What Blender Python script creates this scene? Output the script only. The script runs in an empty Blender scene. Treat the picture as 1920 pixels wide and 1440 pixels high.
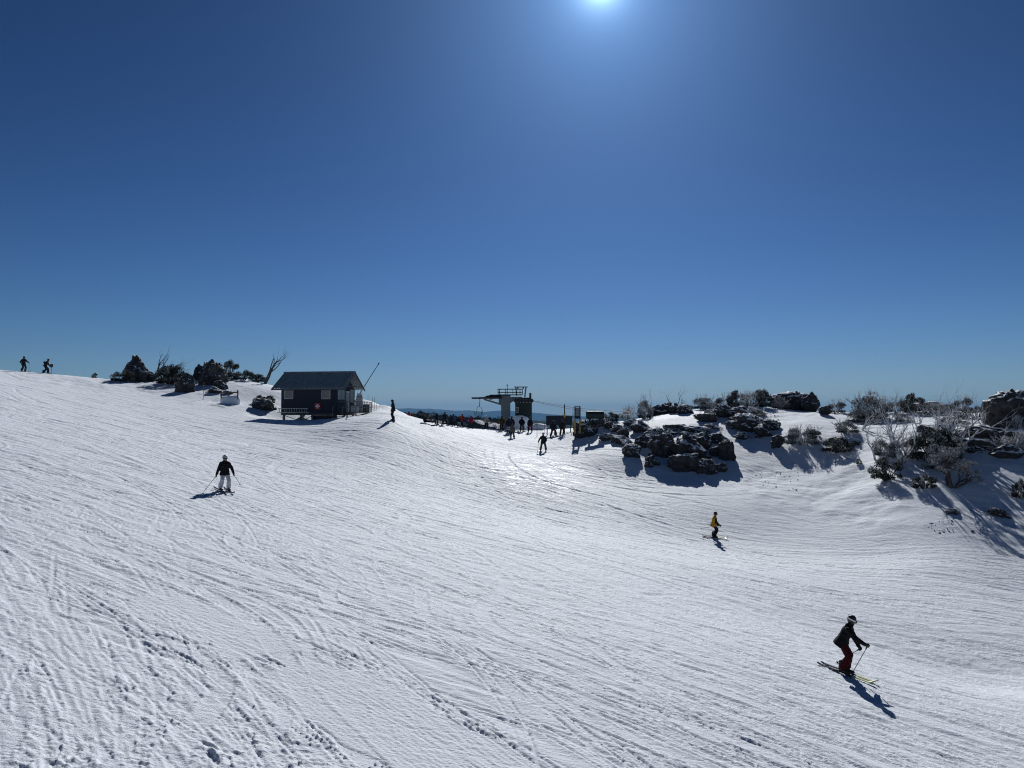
import bpy, bmesh, math, random
import numpy as np
from mathutils import Vector, Matrix

S = bpy.context.scene
COL = S.collection
rad = math.radians

# ------------------------------------------------------------------ camera
EYE = 6.4                     # eye height over the snow under the camera (seen from a chairlift)
F = 1443.0                    # focal length in pixels of the 1920 px wide photograph
PITCH = math.atan((775 - 720) / F)
cam_d = bpy.data.cameras.new('camera')
cam = bpy.data.objects.new('camera', cam_d)
COL.objects.link(cam)
cam_d.sensor_fit = 'HORIZONTAL'
cam_d.sensor_width = 36.0
cam_d.lens = 36.0 * F / 1920
cam_d.clip_start = 0.1
cam_d.clip_end = 90000
cam.location = (0, 0, EYE)
cam.rotation_euler = (rad(90) + PITCH, 0, 0)
S.camera = cam

def ray(px, py):
    a, b = px - 960, 720 - py
    return np.array([a, F * math.cos(PITCH) - b * math.sin(PITCH), F * math.sin(PITCH) + b * math.cos(PITCH)]) / F

def at(px, py, Y):
    """point of the place seen at a pixel of the photograph, Y metres ahead"""
    d = ray(px, py)
    k = Y / d[1]
    return np.array([d[0] * k, Y, EYE + d[2] * k])

# ------------------------------------------------------------------ sky and sun
sd = ray(1127, -36)
sd = sd / np.linalg.norm(sd)
SUN_EL = math.asin(sd[2])
SUN_AZ = math.atan2(sd[0], sd[1])
W = bpy.data.worlds.new('World')
S.world = W
W.use_nodes = True
wt = W.node_tree
wt.nodes.clear()
sky = wt.nodes.new('ShaderNodeTexSky')
sky.sky_type = 'NISHITA'
sky.sun_disc = False
sky.sun_elevation = SUN_EL
sky.sun_rotation = SUN_AZ
sky.altitude = 1900
sky.air_density = 1.0
sky.dust_density = 0.22
sky.ozone_density = 2.2
# the clear mountain sky: Nishita, deepened the way a camera exposed for snow records it
def wnode(typ, **k):
    n = wt.nodes.new(typ)
    for q, v in k.items(): setattr(n, q, v)
    return n
def wmul(a, col):
    n = wnode('ShaderNodeMix', data_type='RGBA', blend_type='MULTIPLY'); n.inputs[0].default_value = 1
    wt.links.new(a, n.inputs[6]); n.inputs[7].default_value = (*col, 1)
    return n.outputs[2]
gm = wnode('ShaderNodeGamma'); gm.inputs[1].default_value = 1.75
wt.links.new(wmul(sky.outputs[0], (.2237, .2237, .2237)), gm.inputs[0])
deep = wmul(gm.outputs[0], (.88, 1.10, 1.22))
def soft(a, k):
    # film shoulder: bright horizon sky is compressed
    den = wnode('ShaderNodeVectorMath', operation='MULTIPLY_ADD'); wt.links.new(a, den.inputs[0]); den.inputs[1].default_value = k; den.inputs[2].default_value = (1, 1, 1)
    dv = wnode('ShaderNodeVectorMath', operation='DIVIDE'); wt.links.new(a, dv.inputs[0]); wt.links.new(den.outputs[0], dv.inputs[1])
    return dv.outputs[0]
deep = soft(deep, (.10, .085, .03))
# bright aureole of the sky round the sun
tc = wnode('ShaderNodeTexCoord'); dt = wnode('ShaderNodeVectorMath', operation='DOT_PRODUCT')
nv = wnode('ShaderNodeVectorMath', operation='NORMALIZE')
wt.links.new(tc.outputs['Generated'], nv.inputs[0]); wt.links.new(nv.outputs[0], dt.inputs[0]); dt.inputs[1].default_value = tuple(sd)
def wm(op, a, b=0.0):
    n = wnode('ShaderNodeMath', operation=op)
    for i, q in enumerate((a, b)):
        if isinstance(q, (int, float)): n.inputs[i].default_value = q
        else: wt.links.new(q, n.inputs[i])
    return n.outputs[0]
ang = wm('MULTIPLY', wm('ARCCOSINE', wm('MINIMUM', dt.outputs['Value'], 1.0)), 180 / math.pi)
def halo(k, w, col):
    e = wm('MULTIPLY', wm('EXPONENT', wm('MULTIPLY', ang, -1.0 / w)), k * 10)
    cb = wnode('ShaderNodeVectorMath', operation='SCALE'); cb.inputs[0].default_value = col
    wt.links.new(e, cb.inputs['Scale'])
    return cb.outputs[0]
def wadd(a, b):
    n = wnode('ShaderNodeVectorMath', operation='ADD'); wt.links.new(a, n.inputs[0]); wt.links.new(b, n.inputs[1])
    return n.outputs[0]
full = wadd(wadd(wadd(wadd(deep, halo(.36, 9.5, (.30, .56, 1.0))), halo(.40, 4.2, (.26, .54, 1.1))), halo(1.3, 1.0, (.40, .70, 1.0))), halo(5.0, .48, (.60, .85, 1.0)))
bg = wnode('ShaderNodeBackground'); bg.inputs['Strength'].default_value = 0.1
wo = wnode('ShaderNodeOutputWorld')
wt.links.new(full, bg.inputs['Color'])
wt.links.new(bg.outputs[0], wo.inputs['Surface'])

sun_d = bpy.data.lights.new('sun', 'SUN')
sun_d.energy = 4.3
sun_d.angle = rad(0.5)
sun_d.color = (1.0, 0.985, 0.965)
sun = bpy.data.objects.new('sun', sun_d)
COL.objects.link(sun)
sun.location = (20, 60, 60)
sun.rotation_euler = Vector(sd).to_track_quat('Z', 'Y').to_euler()

S.view_settings.view_transform = 'Standard'
S.view_settings.look = 'None'
S.view_settings.gamma = 1.0
S.view_settings.exposure = 0.0
S.view_settings.use_curve_mapping = False
S.render.engine = 'CYCLES'
S.cycles.max_bounces = 6
S.cycles.volume_bounces = 0
S.cycles.use_denoising = True
S.cycles.denoiser = 'OPENIMAGEDENOISE'
S.cycles.denoising_input_passes = 'RGB_ALBEDO_NORMAL'
S.cycles.denoising_prefilter = 'NONE'
S.cycles.pixel_filter_type = 'BLACKMAN_HARRIS'
S.cycles.filter_width = 1.1

# ------------------------------------------------------------------ small helpers
def link(o):
    COL.objects.link(o)
    return o

def tag(o, label=None, cat=None, group=None, kind=None):
    if label: o['label'] = label
    if cat: o['category'] = cat
    if group: o['group'] = group
    if kind: o['kind'] = kind
    return o

class MB:
    """collects shapes into one mesh"""
    def __init__(s): s.v = []; s.f = []; s.m = []; s.cm = 0
    def add(s, vs, fs):
        n = len(s.v)
        s.v += [tuple(float(c) for c in p) for p in vs]
        s.f += [tuple(i + n for i in q) for q in fs]
        s.m += [s.cm] * len(fs)
        return s
    def box(s, x0, x1, y0, y1, z0, z1):
        v = [(x, y, z) for z in (z0, z1) for y in (y0, y1) for x in (x0, x1)]
        return s.add(v, [(0, 2, 3, 1), (4, 5, 7, 6), (0, 1, 5, 4), (2, 6, 7, 3), (0, 4, 6, 2), (1, 3, 7, 5)])
    def cbox(s, c, d, M=None):
        h = [q / 2 for q in d]
        v = [Vector((x * h[0], y * h[1], z * h[2])) for z in (-1, 1) for y in (-1, 1) for x in (-1, 1)]
        v = [(M @ p if M else p) + Vector(c) for p in v]
        return s.add(v, [(0, 2, 3, 1), (4, 5, 7, 6), (0, 1, 5, 4), (2, 6, 7, 3), (0, 4, 6, 2), (1, 3, 7, 5)])
    def bar(s, a, b, w, h=None, up=(0, 0, 1)):
        """box beam from a to b"""
        a, b = Vector(a), Vector(b); h = h or w
        d = (b - a).normalized(); up = Vector(up)
        if abs(d.dot(up)) > .98: up = Vector((0, 1, 0))
        x = d.cross(up).normalized() * w / 2; z = x.cross(d).normalized() * h / 2
        v = [a - x - z, a + x - z, a + x + z, a - x + z, b - x - z, b + x - z, b + x + z, b - x + z]
        return s.add(v, [(0, 1, 2, 3), (7, 6, 5, 4), (0, 4, 5, 1), (1, 5, 6, 2), (2, 6, 7, 3), (3, 7, 4, 0)])
    def tube(s, pts, rs, n=6, cap=True):
        pts = [Vector(p) for p in pts]
        if not hasattr(rs, '__len__'): rs = [rs] * len(pts)
        vs = []; fs = []; prev = None
        for i, p in enumerate(pts):
            d = (pts[min(i + 1, len(pts) - 1)] - pts[max(i - 1, 0)]).normalized()
            if prev is None:
                u = d.orthogonal().normalized()
            else:
                u = prev - d * prev.dot(d)
                u = u.normalized() if u.length > 1e-6 else d.orthogonal().normalized()
            prev = u; w = d.cross(u)
            for k in range(n):
                t = 2 * math.pi * k / n
                vs.append(p + (u * math.cos(t) + w * math.sin(t)) * rs[i])
        for i in range(len(pts) - 1):
            for k in range(n):
                a, b = i * n + k, i * n + (k + 1) % n
                fs.append((a, b, b + n, a + n))
        if cap:
            fs.append(tuple(range(n - 1, -1, -1)))
            fs.append(tuple(range((len(pts) - 1) * n, len(pts) * n)))
        return s.add(vs, fs)
    def ecap(s, p0, p1, r0, r1, lat=(0, 1, 0), n=12, flat0=1.0):
        """tapered capsule, elliptical section; r = (along lat, across) or one number"""
        p0, p1 = Vector(p0), Vector(p1)
        r0 = r0 if hasattr(r0, '__len__') else (r0, r0)
        r1 = r1 if hasattr(r1, '__len__') else (r1, r1)
        d = (p1 - p0)
        L = d.length
        d = d / L if L > 1e-6 else Vector((0, 0, 1))
        u = Vector(lat); u = u - d * u.dot(d)
        u = u.normalized() if u.length > 1e-3 else d.orthogonal().normalized()
        w = d.cross(u)
        prof = []
        for a in (-90, -60, -30, 0): prof.append((p0 + d * (flat0 * min(r0) * math.sin(rad(a))), math.cos(rad(a)), r0))
        for a in (0, 30, 60, 90): prof.append((p1 + d * (min(r1) * math.sin(rad(a))), math.cos(rad(a)), r1))
        vs = []; fs = []
        for c, k, r in prof:
            k = max(k, .02)
            for j in range(n):
                t = 2 * math.pi * j / n
                vs.append(c + u * (r[0] * k * math.cos(t)) + w * (r[1] * k * math.sin(t)))
        m = len(prof)
        for i in range(m - 1):
            for j in range(n):
                a, b = i * n + j, i * n + (j + 1) % n
                fs.append((a, b, b + n, a + n))
        fs.append(tuple(range(n - 1, -1, -1))); fs.append(tuple(range((m - 1) * n, m * n)))
        return s.add(vs, fs)
    def prism(s, poly, y0, y1):
        """polygon in xz, extruded along y"""
        n = len(poly)
        vs = [(x, y0, z) for x, z in poly] + [(x, y1, z) for x, z in poly]
        fs = [tuple(range(n)), tuple(range(2 * n - 1, n - 1, -1))]
        for i in range(n):
            j = (i + 1) % n
            fs.append((i, i + n, j + n, j))
        return s.add(vs, fs)
    def mesh(s, name, mats, smooth=False):
        me = bpy.data.meshes.new(name)
        me.from_pydata(s.v, [], s.f)
        for m in (mats if isinstance(mats, (list, tuple)) else [mats]): me.materials.append(m)
        if any(s.m): me.polygons.foreach_set('material_index', s.m)
        if smooth: me.polygons.foreach_set('use_smooth', [True] * len(s.f))
        return me
    def build(s, name, mats, parent=None, smooth=False, loc=None, rotz=0):
        bm_fix = s.mesh(name, mats, smooth)
        o = link(bpy.data.objects.new(name, bm_fix))
        if parent: o.parent = parent
        if loc is not None: o.location = loc
        if rotz: o.rotation_euler[2] = rotz
        return o

def empty(name, loc, rotz=0):
    o = link(bpy.data.objects.new(name, None))
    o.location = loc; o.rotation_euler = (0, 0, rotz)
    o.empty_display_size = .3
    return o

def fast_mesh(name, V, Q, mat, smooth=True):
    me = bpy.data.meshes.new(name)
    V = np.asarray(V, np.float32); Q = np.asarray(Q, np.int32)
    k = Q.shape[1]
    me.vertices.add(len(V)); me.vertices.foreach_set('co', V.ravel())
    me.loops.add(Q.size); me.loops.foreach_set('vertex_index', Q.ravel())
    me.polygons.add(len(Q))
    me.polygons.foreach_set('loop_start', np.arange(0, Q.size, k, dtype=np.int32))
    me.polygons.foreach_set('loop_total', np.full(len(Q), k, np.int32))
    me.polygons.foreach_set('use_smooth', np.full(len(Q), smooth))
    me.materials.append(mat)
    me.update(calc_edges=True)
    return me

# ------------------------------------------------------------------ numpy noise
def _h(ix, iy, seed):
    h = (ix.astype(np.int64) * 374761393 + iy.astype(np.int64) * 668265263 + seed * 2147483647) & 0xffffffff
    h = ((h ^ (h >> 13)) * 1274126177) & 0xffffffff
    h = h ^ (h >> 16)
    return (h & 0xffff).astype(np.float32) / 65535.0
def vn(x, y, seed=0):
    """smooth value noise, -1..1"""
    x0 = np.floor(x); y0 = np.floor(y)
    fx = (x - x0).astype(np.float32); fy = (y - y0).astype(np.float32)
    fx = fx * fx * fx * (fx * (fx * 6 - 15) + 10); fy = fy * fy * fy * (fy * (fy * 6 - 15) + 10)
    a = _h(x0, y0, seed); b = _h(x0 + 1, y0, seed); c = _h(x0, y0 + 1, seed); d = _h(x0 + 1, y0 + 1, seed)
    return ((a + (b - a) * fx) * (1 - fy) + (c + (d - c) * fx) * fy) * 2 - 1
def fbm(x, y, seed=0, o=4, g=.5):
    r = 0; a = 1.0; t = 0
    for i in range(o):
        r = r + a * vn(x * 2 ** i + 13.7 * i, y * 2 ** i - 7.1 * i, seed + i); t += a; a *= g
    return r / t
def sst(a, b, x):
    t = np.clip((x - a) / (b - a), 0, 1)
    return t * t * (3 - 2 * t)
def noise3(P, sc, seed=0):
    P = P * sc
    return (vn(P[:, 0] + .37 * P[:, 2], P[:, 1] - .61 * P[:, 2], seed) + vn(P[:, 1] + 5.2 + .3 * P[:, 0], P[:, 2] + 1.3, seed + 7) + vn(P[:, 2] - 3.1, P[:, 0] + 9.4 + .4 * P[:, 1], seed + 13)) / 1.7

# ------------------------------------------------------------------ materials
class NT:
    def __init__(s, name):
        s.m = bpy.data.materials.new(name); s.m.use_nodes = True
        s.t = s.m.node_tree; s.n = s.t.nodes
        s.b = s.n['Principled BSDF']
    def new(s, typ, **k):
        n = s.n.new(typ)
        for a, v in k.items(): setattr(n, a, v)
        return n
    def lk(s, a, b): s.t.links.new(a, b)
    def noise(s, scale, detail=4, rough=.55, vec=None):
        n = s.new('ShaderNodeTexNoise')
        n.inputs['Scale'].default_value = scale; n.inputs['Detail'].default_value = detail; n.inputs['Roughness'].default_value = rough
        if vec is not None: s.lk(vec, n.inputs['Vector'])
        return n.outputs['Fac']
    def ramp(s, fac, stops):
        n = s.new('ShaderNodeValToRGB')
        e = n.color_ramp.elements
        while len(e) < len(stops): e.new(.5)
        for q, (p, c) in zip(e, stops):
            q.position = p; q.color = (c if len(c) == 4 else (*c, 1)) if hasattr(c, '__len__') else (c, c, c, 1)
        s.lk(fac, n.inputs[0])
        return n.outputs[0]
    def math(s, op, a, b=None, c=None):
        n = s.new('ShaderNodeMath', operation=op)
        for i, q in enumerate((a, b, c)):
            if q is None: continue
            if isinstance(q, (int, float)): n.inputs[i].default_value = q
            else: s.lk(q, n.inputs[i])
        return n.outputs[0]
    def mix(s, fac, a, b):
        n = s.new('ShaderNodeMix', data_type='RGBA')
        for i, q in ((0, fac), (6, a), (7, b)):
            if isinstance(q, (int, float)): n.inputs[i].default_value = q
            elif hasattr(q, '__len__'): n.inputs[i].default_value = (*q, 1) if len(q) == 3 else q
            else: s.lk(q, n.inputs[i])
        return n.outputs[2]
    def bump(s, h, strength=.3, dist=.02):
        n = s.new('ShaderNodeBump')
        n.inputs['Strength'].default_value = strength; n.inputs['Distance'].default_value = dist
        s.lk(h, n.inputs['Height']); s.lk(n.outputs[0], s.b.inputs['Normal'])
        return n
    def set(s, **k):
        for a, v in k.items():
            i = s.b.inputs[a.replace('_', ' ')]
            if isinstance(v, (int, float)): i.default_value = v
            elif hasattr(v, '__len__'): i.default_value = (*v, 1) if len(v) == 3 else v
            else: s.lk(v, i)
        return s

def obj_co(t): return t.new('ShaderNodeTexCoord').outputs['Object']
def geo(t): return t.new('ShaderNodeNewGeometry')

def paint(name, col, rough=.6, metal=0.0, var=.25, scale=6.0, bump=.15, spec=.35):
    t = NT(name)
    co = obj_co(t)
    n = t.noise(scale, 5, .6, co)
    c0 = tuple(c * (1 - var) for c in col); c1 = tuple(min(1, c * (1 + var)) for c in col)
    t.set(Base_Color=t.ramp(n, [(.3, c0), (.7, c1)]), Roughness=t.ramp(n, [(.3, max(.05, rough - .08)), (.7, min(1, rough + .08))]), Metallic=metal)
    t.set(**{'Specular_IOR_Level': spec})
    t.bump(t.noise(scale * 9, 3, .6, co), bump, .004)
    return t.m

def fabric(name, col, rough=.85):
    t = NT(name)
    co = obj_co(t)
    n = t.noise(7, 4, .6, co)
    t.set(Base_Color=t.ramp(n, [(.3, tuple(c * .75 for c in col)), (.7, tuple(min(1, c * 1.2) for c in col))]), Roughness=rough)
    t.set(**{'Specular_IOR_Level': .15})
    t.bump(t.noise(14, 3, .5, co), .35, .02)
    return t.m
_fab = {}
def fab(name, col):
    if name not in _fab: _fab[name] = fabric(name, col)
    return _fab[name]

def snow_mat():
    t = NT('snow')
    co = obj_co(t)
    mp = t.new('ShaderNodeMapping'); t.lk(co, mp.inputs[0])
    mp.inputs['Rotation'].default_value = (0, 0, rad(27)); mp.inputs['Scale'].default_value = (.5, 5.5, 3)
    st = t.noise(1.0, 6, .62, mp.outputs[0])
    gr = t.noise(38, 3, .7, co)
    lump = t.noise(2.2, 5, .6, co)
    # polished, icy patch of the run below the lift
    sx = t.new('ShaderNodeSeparateXYZ'); t.lk(co, sx.inputs[0])
    dx = t.math('DIVIDE', t.math('SUBTRACT', sx.outputs[0], 1.0), 6.5)
    dy = t.math('DIVIDE', t.math('SUBTRACT', sx.outputs[1], 57.0), 10.0)
    rr = t.math('ADD', t.math('MULTIPLY', dx, dx), t.math('MULTIPLY', dy, dy))
    ice = t.math('MULTIPLY', t.ramp(rr, [(.15, 1.0), (1.0, 0.0)]), t.ramp(st, [(.52, 0.0), (.62, 1.0)]))
    base = t.ramp(st, [(.25, (.74, .80, .87)), (.75, (.83, .885, .95))])
    t.set(Base_Color=t.mix(t.math('MULTIPLY', ice, .5), base, (.68, .75, .83)))
    t.set(Roughness=t.math('SUBTRACT', .65, t.math('MULTIPLY', ice, .25)))
    t.set(IOR=1.31); t.set(**{'Specular_IOR_Level': t.math('ADD', .10, t.math('MULTIPLY', ice, .12))})
    mp2 = t.new('ShaderNodeMapping'); t.lk(co, mp2.inputs[0])
    mp2.inputs['Rotation'].default_value = (0, 0, rad(24)); mp2.inputs['Scale'].default_value = (2.2, 9, 5)
    fine = t.noise(1.0, 5, .7, mp2.outputs[0])
    h = t.math('ADD', t.math('MULTIPLY', fine, .75), t.math('ADD', t.math('MULTIPLY', gr, .30), t.math('MULTIPLY', lump, .10)))
    t.bump(h, .9, .06)
    return t.m

def rock_mat(name='granite', snow=.5, tint=(1, 1, 1)):
    t = NT(name)
    co = obj_co(t)
    g = geo(t)
    n = t.noise(2.2, 8, .65, co); m = t.noise(9, 6, .7, co); l = t.noise(23, 3, .6, co)
    base = t.ramp(n, [(.3, tuple(.018 * c for c in tint)), (.52, tuple(.052 * c for c in tint)), (.75, tuple(.13 * c for c in tint))])
    base = t.mix(t.math('MULTIPLY', t.ramp(m, [(.58, 0.0), (.66, 1.0)]), .35), base, (.16, .16, .145))
    sx = t.new('ShaderNodeSeparateXYZ'); t.lk(g.outputs['Normal'], sx.inputs[0])
    up = t.math('ADD', sx.outputs[2], t.math('MULTIPLY', t.math('SUBTRACT', n, .5), 1.5))
    up = t.math('ADD', up, t.math('MULTIPLY', t.math('SUBTRACT', m, .5), .8))
    sn = t.ramp(up, [(1 - snow * .55 - .05, 0.0), (1 - snow * .55 + .08, 1.0)])
    t.set(Base_Color=t.mix(sn, base, (.84, .86, .88)), Roughness=.85)
    t.set(**{'Specular_IOR_Level': .2})
    t.bump(t.math('ADD', n, t.math('ADD', t.math('MULTIPLY', m, .5), t.math('MULTIPLY', l, .2))), .8, .08)
    return t.m

def leaf_mat(name, dark, frost, amount):
    t = NT(name)
    co = obj_co(t)
    g = geo(t)
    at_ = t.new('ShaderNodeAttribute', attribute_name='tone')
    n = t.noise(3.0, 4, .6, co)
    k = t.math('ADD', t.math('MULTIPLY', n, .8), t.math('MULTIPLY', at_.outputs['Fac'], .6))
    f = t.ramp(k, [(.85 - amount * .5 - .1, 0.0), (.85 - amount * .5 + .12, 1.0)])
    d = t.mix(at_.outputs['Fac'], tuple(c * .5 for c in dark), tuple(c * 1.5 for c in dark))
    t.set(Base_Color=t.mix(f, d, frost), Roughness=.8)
    t.set(**{'Specular_IOR_Level': .2})
    return t.m

def bark_mat(name, dark, frost, amount):
    t = NT(name)
    co = obj_co(t)
    g = geo(t)
    n = t.noise(4, 6, .65, co)
    sx = t.new('ShaderNodeSeparateXYZ'); t.lk(g.outputs['Normal'], sx.inputs[0])
    k = t.math('ADD', t.math('MULTIPLY', sx.outputs[2], .25), n)
    f = t.ramp(k, [(.9 - amount * .6, 0.0), (1.02 - amount * .6, 1.0)])
    d = t.ramp(t.noise(9, 4, .6, co), [(.3, tuple(c * .6 for c in dark)), (.7, tuple(c * 1.4 for c in dark))])
    t.set(Base_Color=t.mix(f, d, frost), Roughness=.8)
    t.bump(n, .5, .02)
    return t.m

M_SNOW = snow_mat()
M_ROCK = rock_mat('granite', .56)
M_ROCK2 = rock_mat('rimed_granite', 1.0, (1.0, 1.02, 1.06))
M_LEAF = leaf_mat('dark_leaves', (.030, .036, .022), (.55, .56, .55), .12)
M_RIME = leaf_mat('rimed_leaves', (.030, .033, .027), (.46, .47, .48), .42)
M_BARK = bark_mat('dark_bark', (.055, .045, .04), (.5, .5, .5), .25)
M_FROST = bark_mat('frosted_bark', (.15, .135, .12), (.74, .75, .77), .85)

# ------------------------------------------------------------------ the lie of the land
def plane(X, Y): return EYE - 6.44 - .16 * X + .02 * Y
CP = []
for X in (-75, -60, -45, -30, -15, 0, 10):
    for Y in (-25, 0, 12, 24, 36): CP.append((X, Y, plane(X, Y)))
for X, Y in ((-60, 55), (-45, 55), (-32, 55), (-60, 72), (-48, 72), (-22, 46), (-8, 44), (20, 12), (16, 24), (14, 32), (24, 24), (-90, 60), (-90, 90)):
    CP.append((X, Y, plane(X, Y)))
for X, Y, Z in ((45, 30, -4.5), (50, 45, 1.2), (62, 60, 3), (45, 12, -8), (30, 0, -9), (60, -10, -9),
                (-75, 112, 4.2), (-52, 112, 2.6), (-30, 112, 1), (-18, 104, -2), (-10, 106, -5), (0, 110, -5.5), (10, 108, -4.5), (25, 100, -2.5), (45, 95, -2), (70, 95, 0),
                (-90, 150, -6), (-30, 150, -11), (0, 150, -17), (40, 150, -13), (90, 150, -9), (-110, 240, -34), (0, 240, -40), (110, 240, -36),
                (-200, 120, 4), (-240, 0, 30), (200, 80, 2), (220, 0, -4), (0, -60, -10), (-150, -60, 14), (120, -60, -18)):
    CP.append((X, Y, Z + EYE))
PX = [(0, 693, 92), (60, 698, 93), (130, 704, 95), (200, 711, 97), (260, 717, 98),
      (300, 728, 90), (343, 739, 84), (400, 730, 88), (381, 749, 82), (430, 757, 80), (440, 708, 98), (500, 728, 90), (470, 717, 96), (460, 765, 78),
      (500, 776, 77), (560, 783, 73), (620, 789, 70), (680, 783, 71), (600, 778, 77), (640, 776, 79), (660, 770, 83),
      (790, 806, 91), (850, 812, 93), (800, 815, 101), (755, 792, 90), (900, 812, 96), (700, 753, 88), (720, 758, 83), (748, 774, 78), (768, 785, 79.5), (784, 790, 80.5), (766, 790, 86), (737, 789, 67), (700, 815, 61), (770, 802, 67), (640, 830, 59), (700, 850, 55.5), (560, 850, 54), (560, 812, 63),
      (850, 830, 64), (850, 880, 55), (900, 850, 61.5), (850, 798, 82), (800, 792, 80), (880, 804, 83), (920, 804, 86), (950, 807, 85), (1000, 808, 86), (1050, 818, 77),
      (960, 822, 76), (1019, 848, 67), (980, 870, 59), (980, 900, 53.5), (980, 950, 46.8), (1083, 823, 71), (1100, 850, 64), (1150, 880, 60), (1200, 912, 56), (1100, 950, 49), (1200, 962, 49),
      (1180, 866, 61), (1250, 882, 60), (1300, 905, 57), (1340, 945, 52), (1340, 1010, 46), (1400, 900, 57.5), (1400, 850, 63), (1400, 800, 70), (1450, 870, 60.5),
      (1500, 900, 56.5), (1500, 840, 62.5), (1500, 790, 69.5), (1560, 780, 73), (1300, 803, 70), (1230, 805, 71), (1150, 805, 72), (1120, 793, 75), (1200, 788, 77), (1300, 772, 80), (1380, 766, 80),
      (1450, 767, 78), (1510, 776, 76), (1620, 790, 70), (1600, 850, 59.5), (1600, 910, 53.5), (1600, 970, 48), (1500, 970, 49.5), (1700, 779, 69), (1750, 772, 72), (1820, 778, 67),
      (1700, 850, 55.5), (1700, 910, 50), (1700, 980, 45), (1650, 1040, 42), (1800, 800, 60), (1800, 860, 53), (1800, 915, 48.3), (1800, 980, 43.7), (1750, 1060, 38.8),
      (1900, 800, 57), (1900, 870, 51), (1900, 950, 45.8), (1900, 1010, 41.8), (1900, 1100, 36), (1900, 1200, 29), (1900, 1300, 24.5)]
for p in PX: CP.append(tuple(at(*p)))
CP = np.array(CP, float)
SC = 40.0
def _tps(r2): return .5 * r2 * np.log(r2 + 1e-12)
def _fit():
    P = CP[:, :2] / SC
    d2 = ((P[:, None] - P[None]) ** 2).sum(-1)
    n = len(P)
    A = np.zeros((n + 3, n + 3))
    A[:n, :n] = _tps(d2) + np.eye(n) * 2e-4
    A[:n, n] = 1; A[:n, n + 1:] = P; A[n, :n] = 1; A[n + 1:, :n] = P.T
    b = np.zeros(n + 3); b[:n] = CP[:, 2]
    return np.linalg.solve(A, b)
_w = _fit()
GX0, GX1, GY0, GY1, GS = -330, 330, -130, 340, 1.5
_gx = np.arange(GX0, GX1 + .1, GS); _gy = np.arange(GY0, GY1 + .1, GS)
def _grid():
    XX, YY = np.meshgrid(_gx, _gy, indexing='ij')
    Q = np.stack([XX.ravel(), YY.ravel()], 1) / SC
    P = CP[:, :2] / SC
    n = len(P)
    out = np.empty(len(Q))
    for i in range(0, len(Q), 20000):
        q = Q[i:i + 20000]
        d2 = (q[:, 0:1] - P[:, 0]) ** 2 + (q[:, 1:2] - P[:, 1]) ** 2
        out[i:i + 20000] = _tps(d2) @ _w[:n] + _w[n] + q @ _w[n + 1:]
    return out.reshape(XX.shape)
_G = _grid()
def H0(X, Y):
    """smooth ground height (Catmull-Rom over the spline grid)"""
    X = np.asarray(X, float); Y = np.asarray(Y, float)
    u = np.clip((X - GX0) / GS, 1, len(_gx) - 3.001); v = np.clip((Y - GY0) / GS, 1, len(_gy) - 3.001)
    i = np.floor(u).astype(int); j = np.floor(v).astype(int); a = u - i; b = v - j
    def w(t): return (-.5 * t + t * t - .5 * t ** 3, 1 - 2.5 * t * t + 1.5 * t ** 3, .5 * t + 2 * t * t - 1.5 * t ** 3, -.5 * t * t + .5 * t ** 3)
    wa, wb = w(a), w(b)
    r = 0
    for k in range(4):
        for l in range(4):
            r = r + wa[k] * wb[l] * _G[i + k - 1, j + l - 1]
    return r
def ridge(X, Y):
    """1 on the rocky unskied ground, 0 on the run"""
    e = H0(X, Y) - plane(X, Y)
    a = sst(2.6, 4.2, e) * sst(9, 14, X) * sst(45, 52, Y + .25 * (X - 14))
    # the hill round the hut and the outcrops on the left
    b = sst(76, 82, Y + .10 * (X + 20)) * sst(-56, -50, X) * (1 - sst(-9, -6, X))
    c = sst(13, 17, X) * sst(40, 44, Y + .42 * (X - 20)) * sst(1.2, 2.6, e)
    return np.clip(np.maximum(np.maximum(a, b), c), 0, 1)
def e_(X, Y): return sst(.45, .62, .5 + .5 * fbm(X / 7, Y / 7, 77, 2))
def H(X, Y):
    X = np.asarray(X, float); Y = np.asarray(Y, float)
    r = ridge(X, Y)
    hut_ = -.62 * np.exp(-(((X + 19.5) / 5.0) ** 2 + ((Y - 76.0) / 3.6) ** 2) ** 2)
    return H0(X, Y) + hut_ + r * (.22 * fbm(X / 6.5, Y / 6.5, 3, 3) + .13 * fbm(X / 1.9, Y / 1.9, 9, 3) * sst(.3, .9, e_(X, Y))) + .06 * fbm(X / 9, Y / 9, 21, 2)

def hit(px, py, y0=9.0, y1=140.0):
    """where the ray through a pixel meets the snow"""
    d = ray(px, py); d = d / d[1]
    Y = np.arange(y0, y1, .05)
    g = H(d[0] * Y, Y) - (EYE + d[2] * Y)
    k = np.argmax(g > 0) if (g > 0).any() else None
    if k is None:
        k = int(np.argmax(g))
    y = Y[k]
    return np.array([d[0] * y, y, float(H(d[0] * y, y))])
def gz(x, y): return float(H(x, y))

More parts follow.
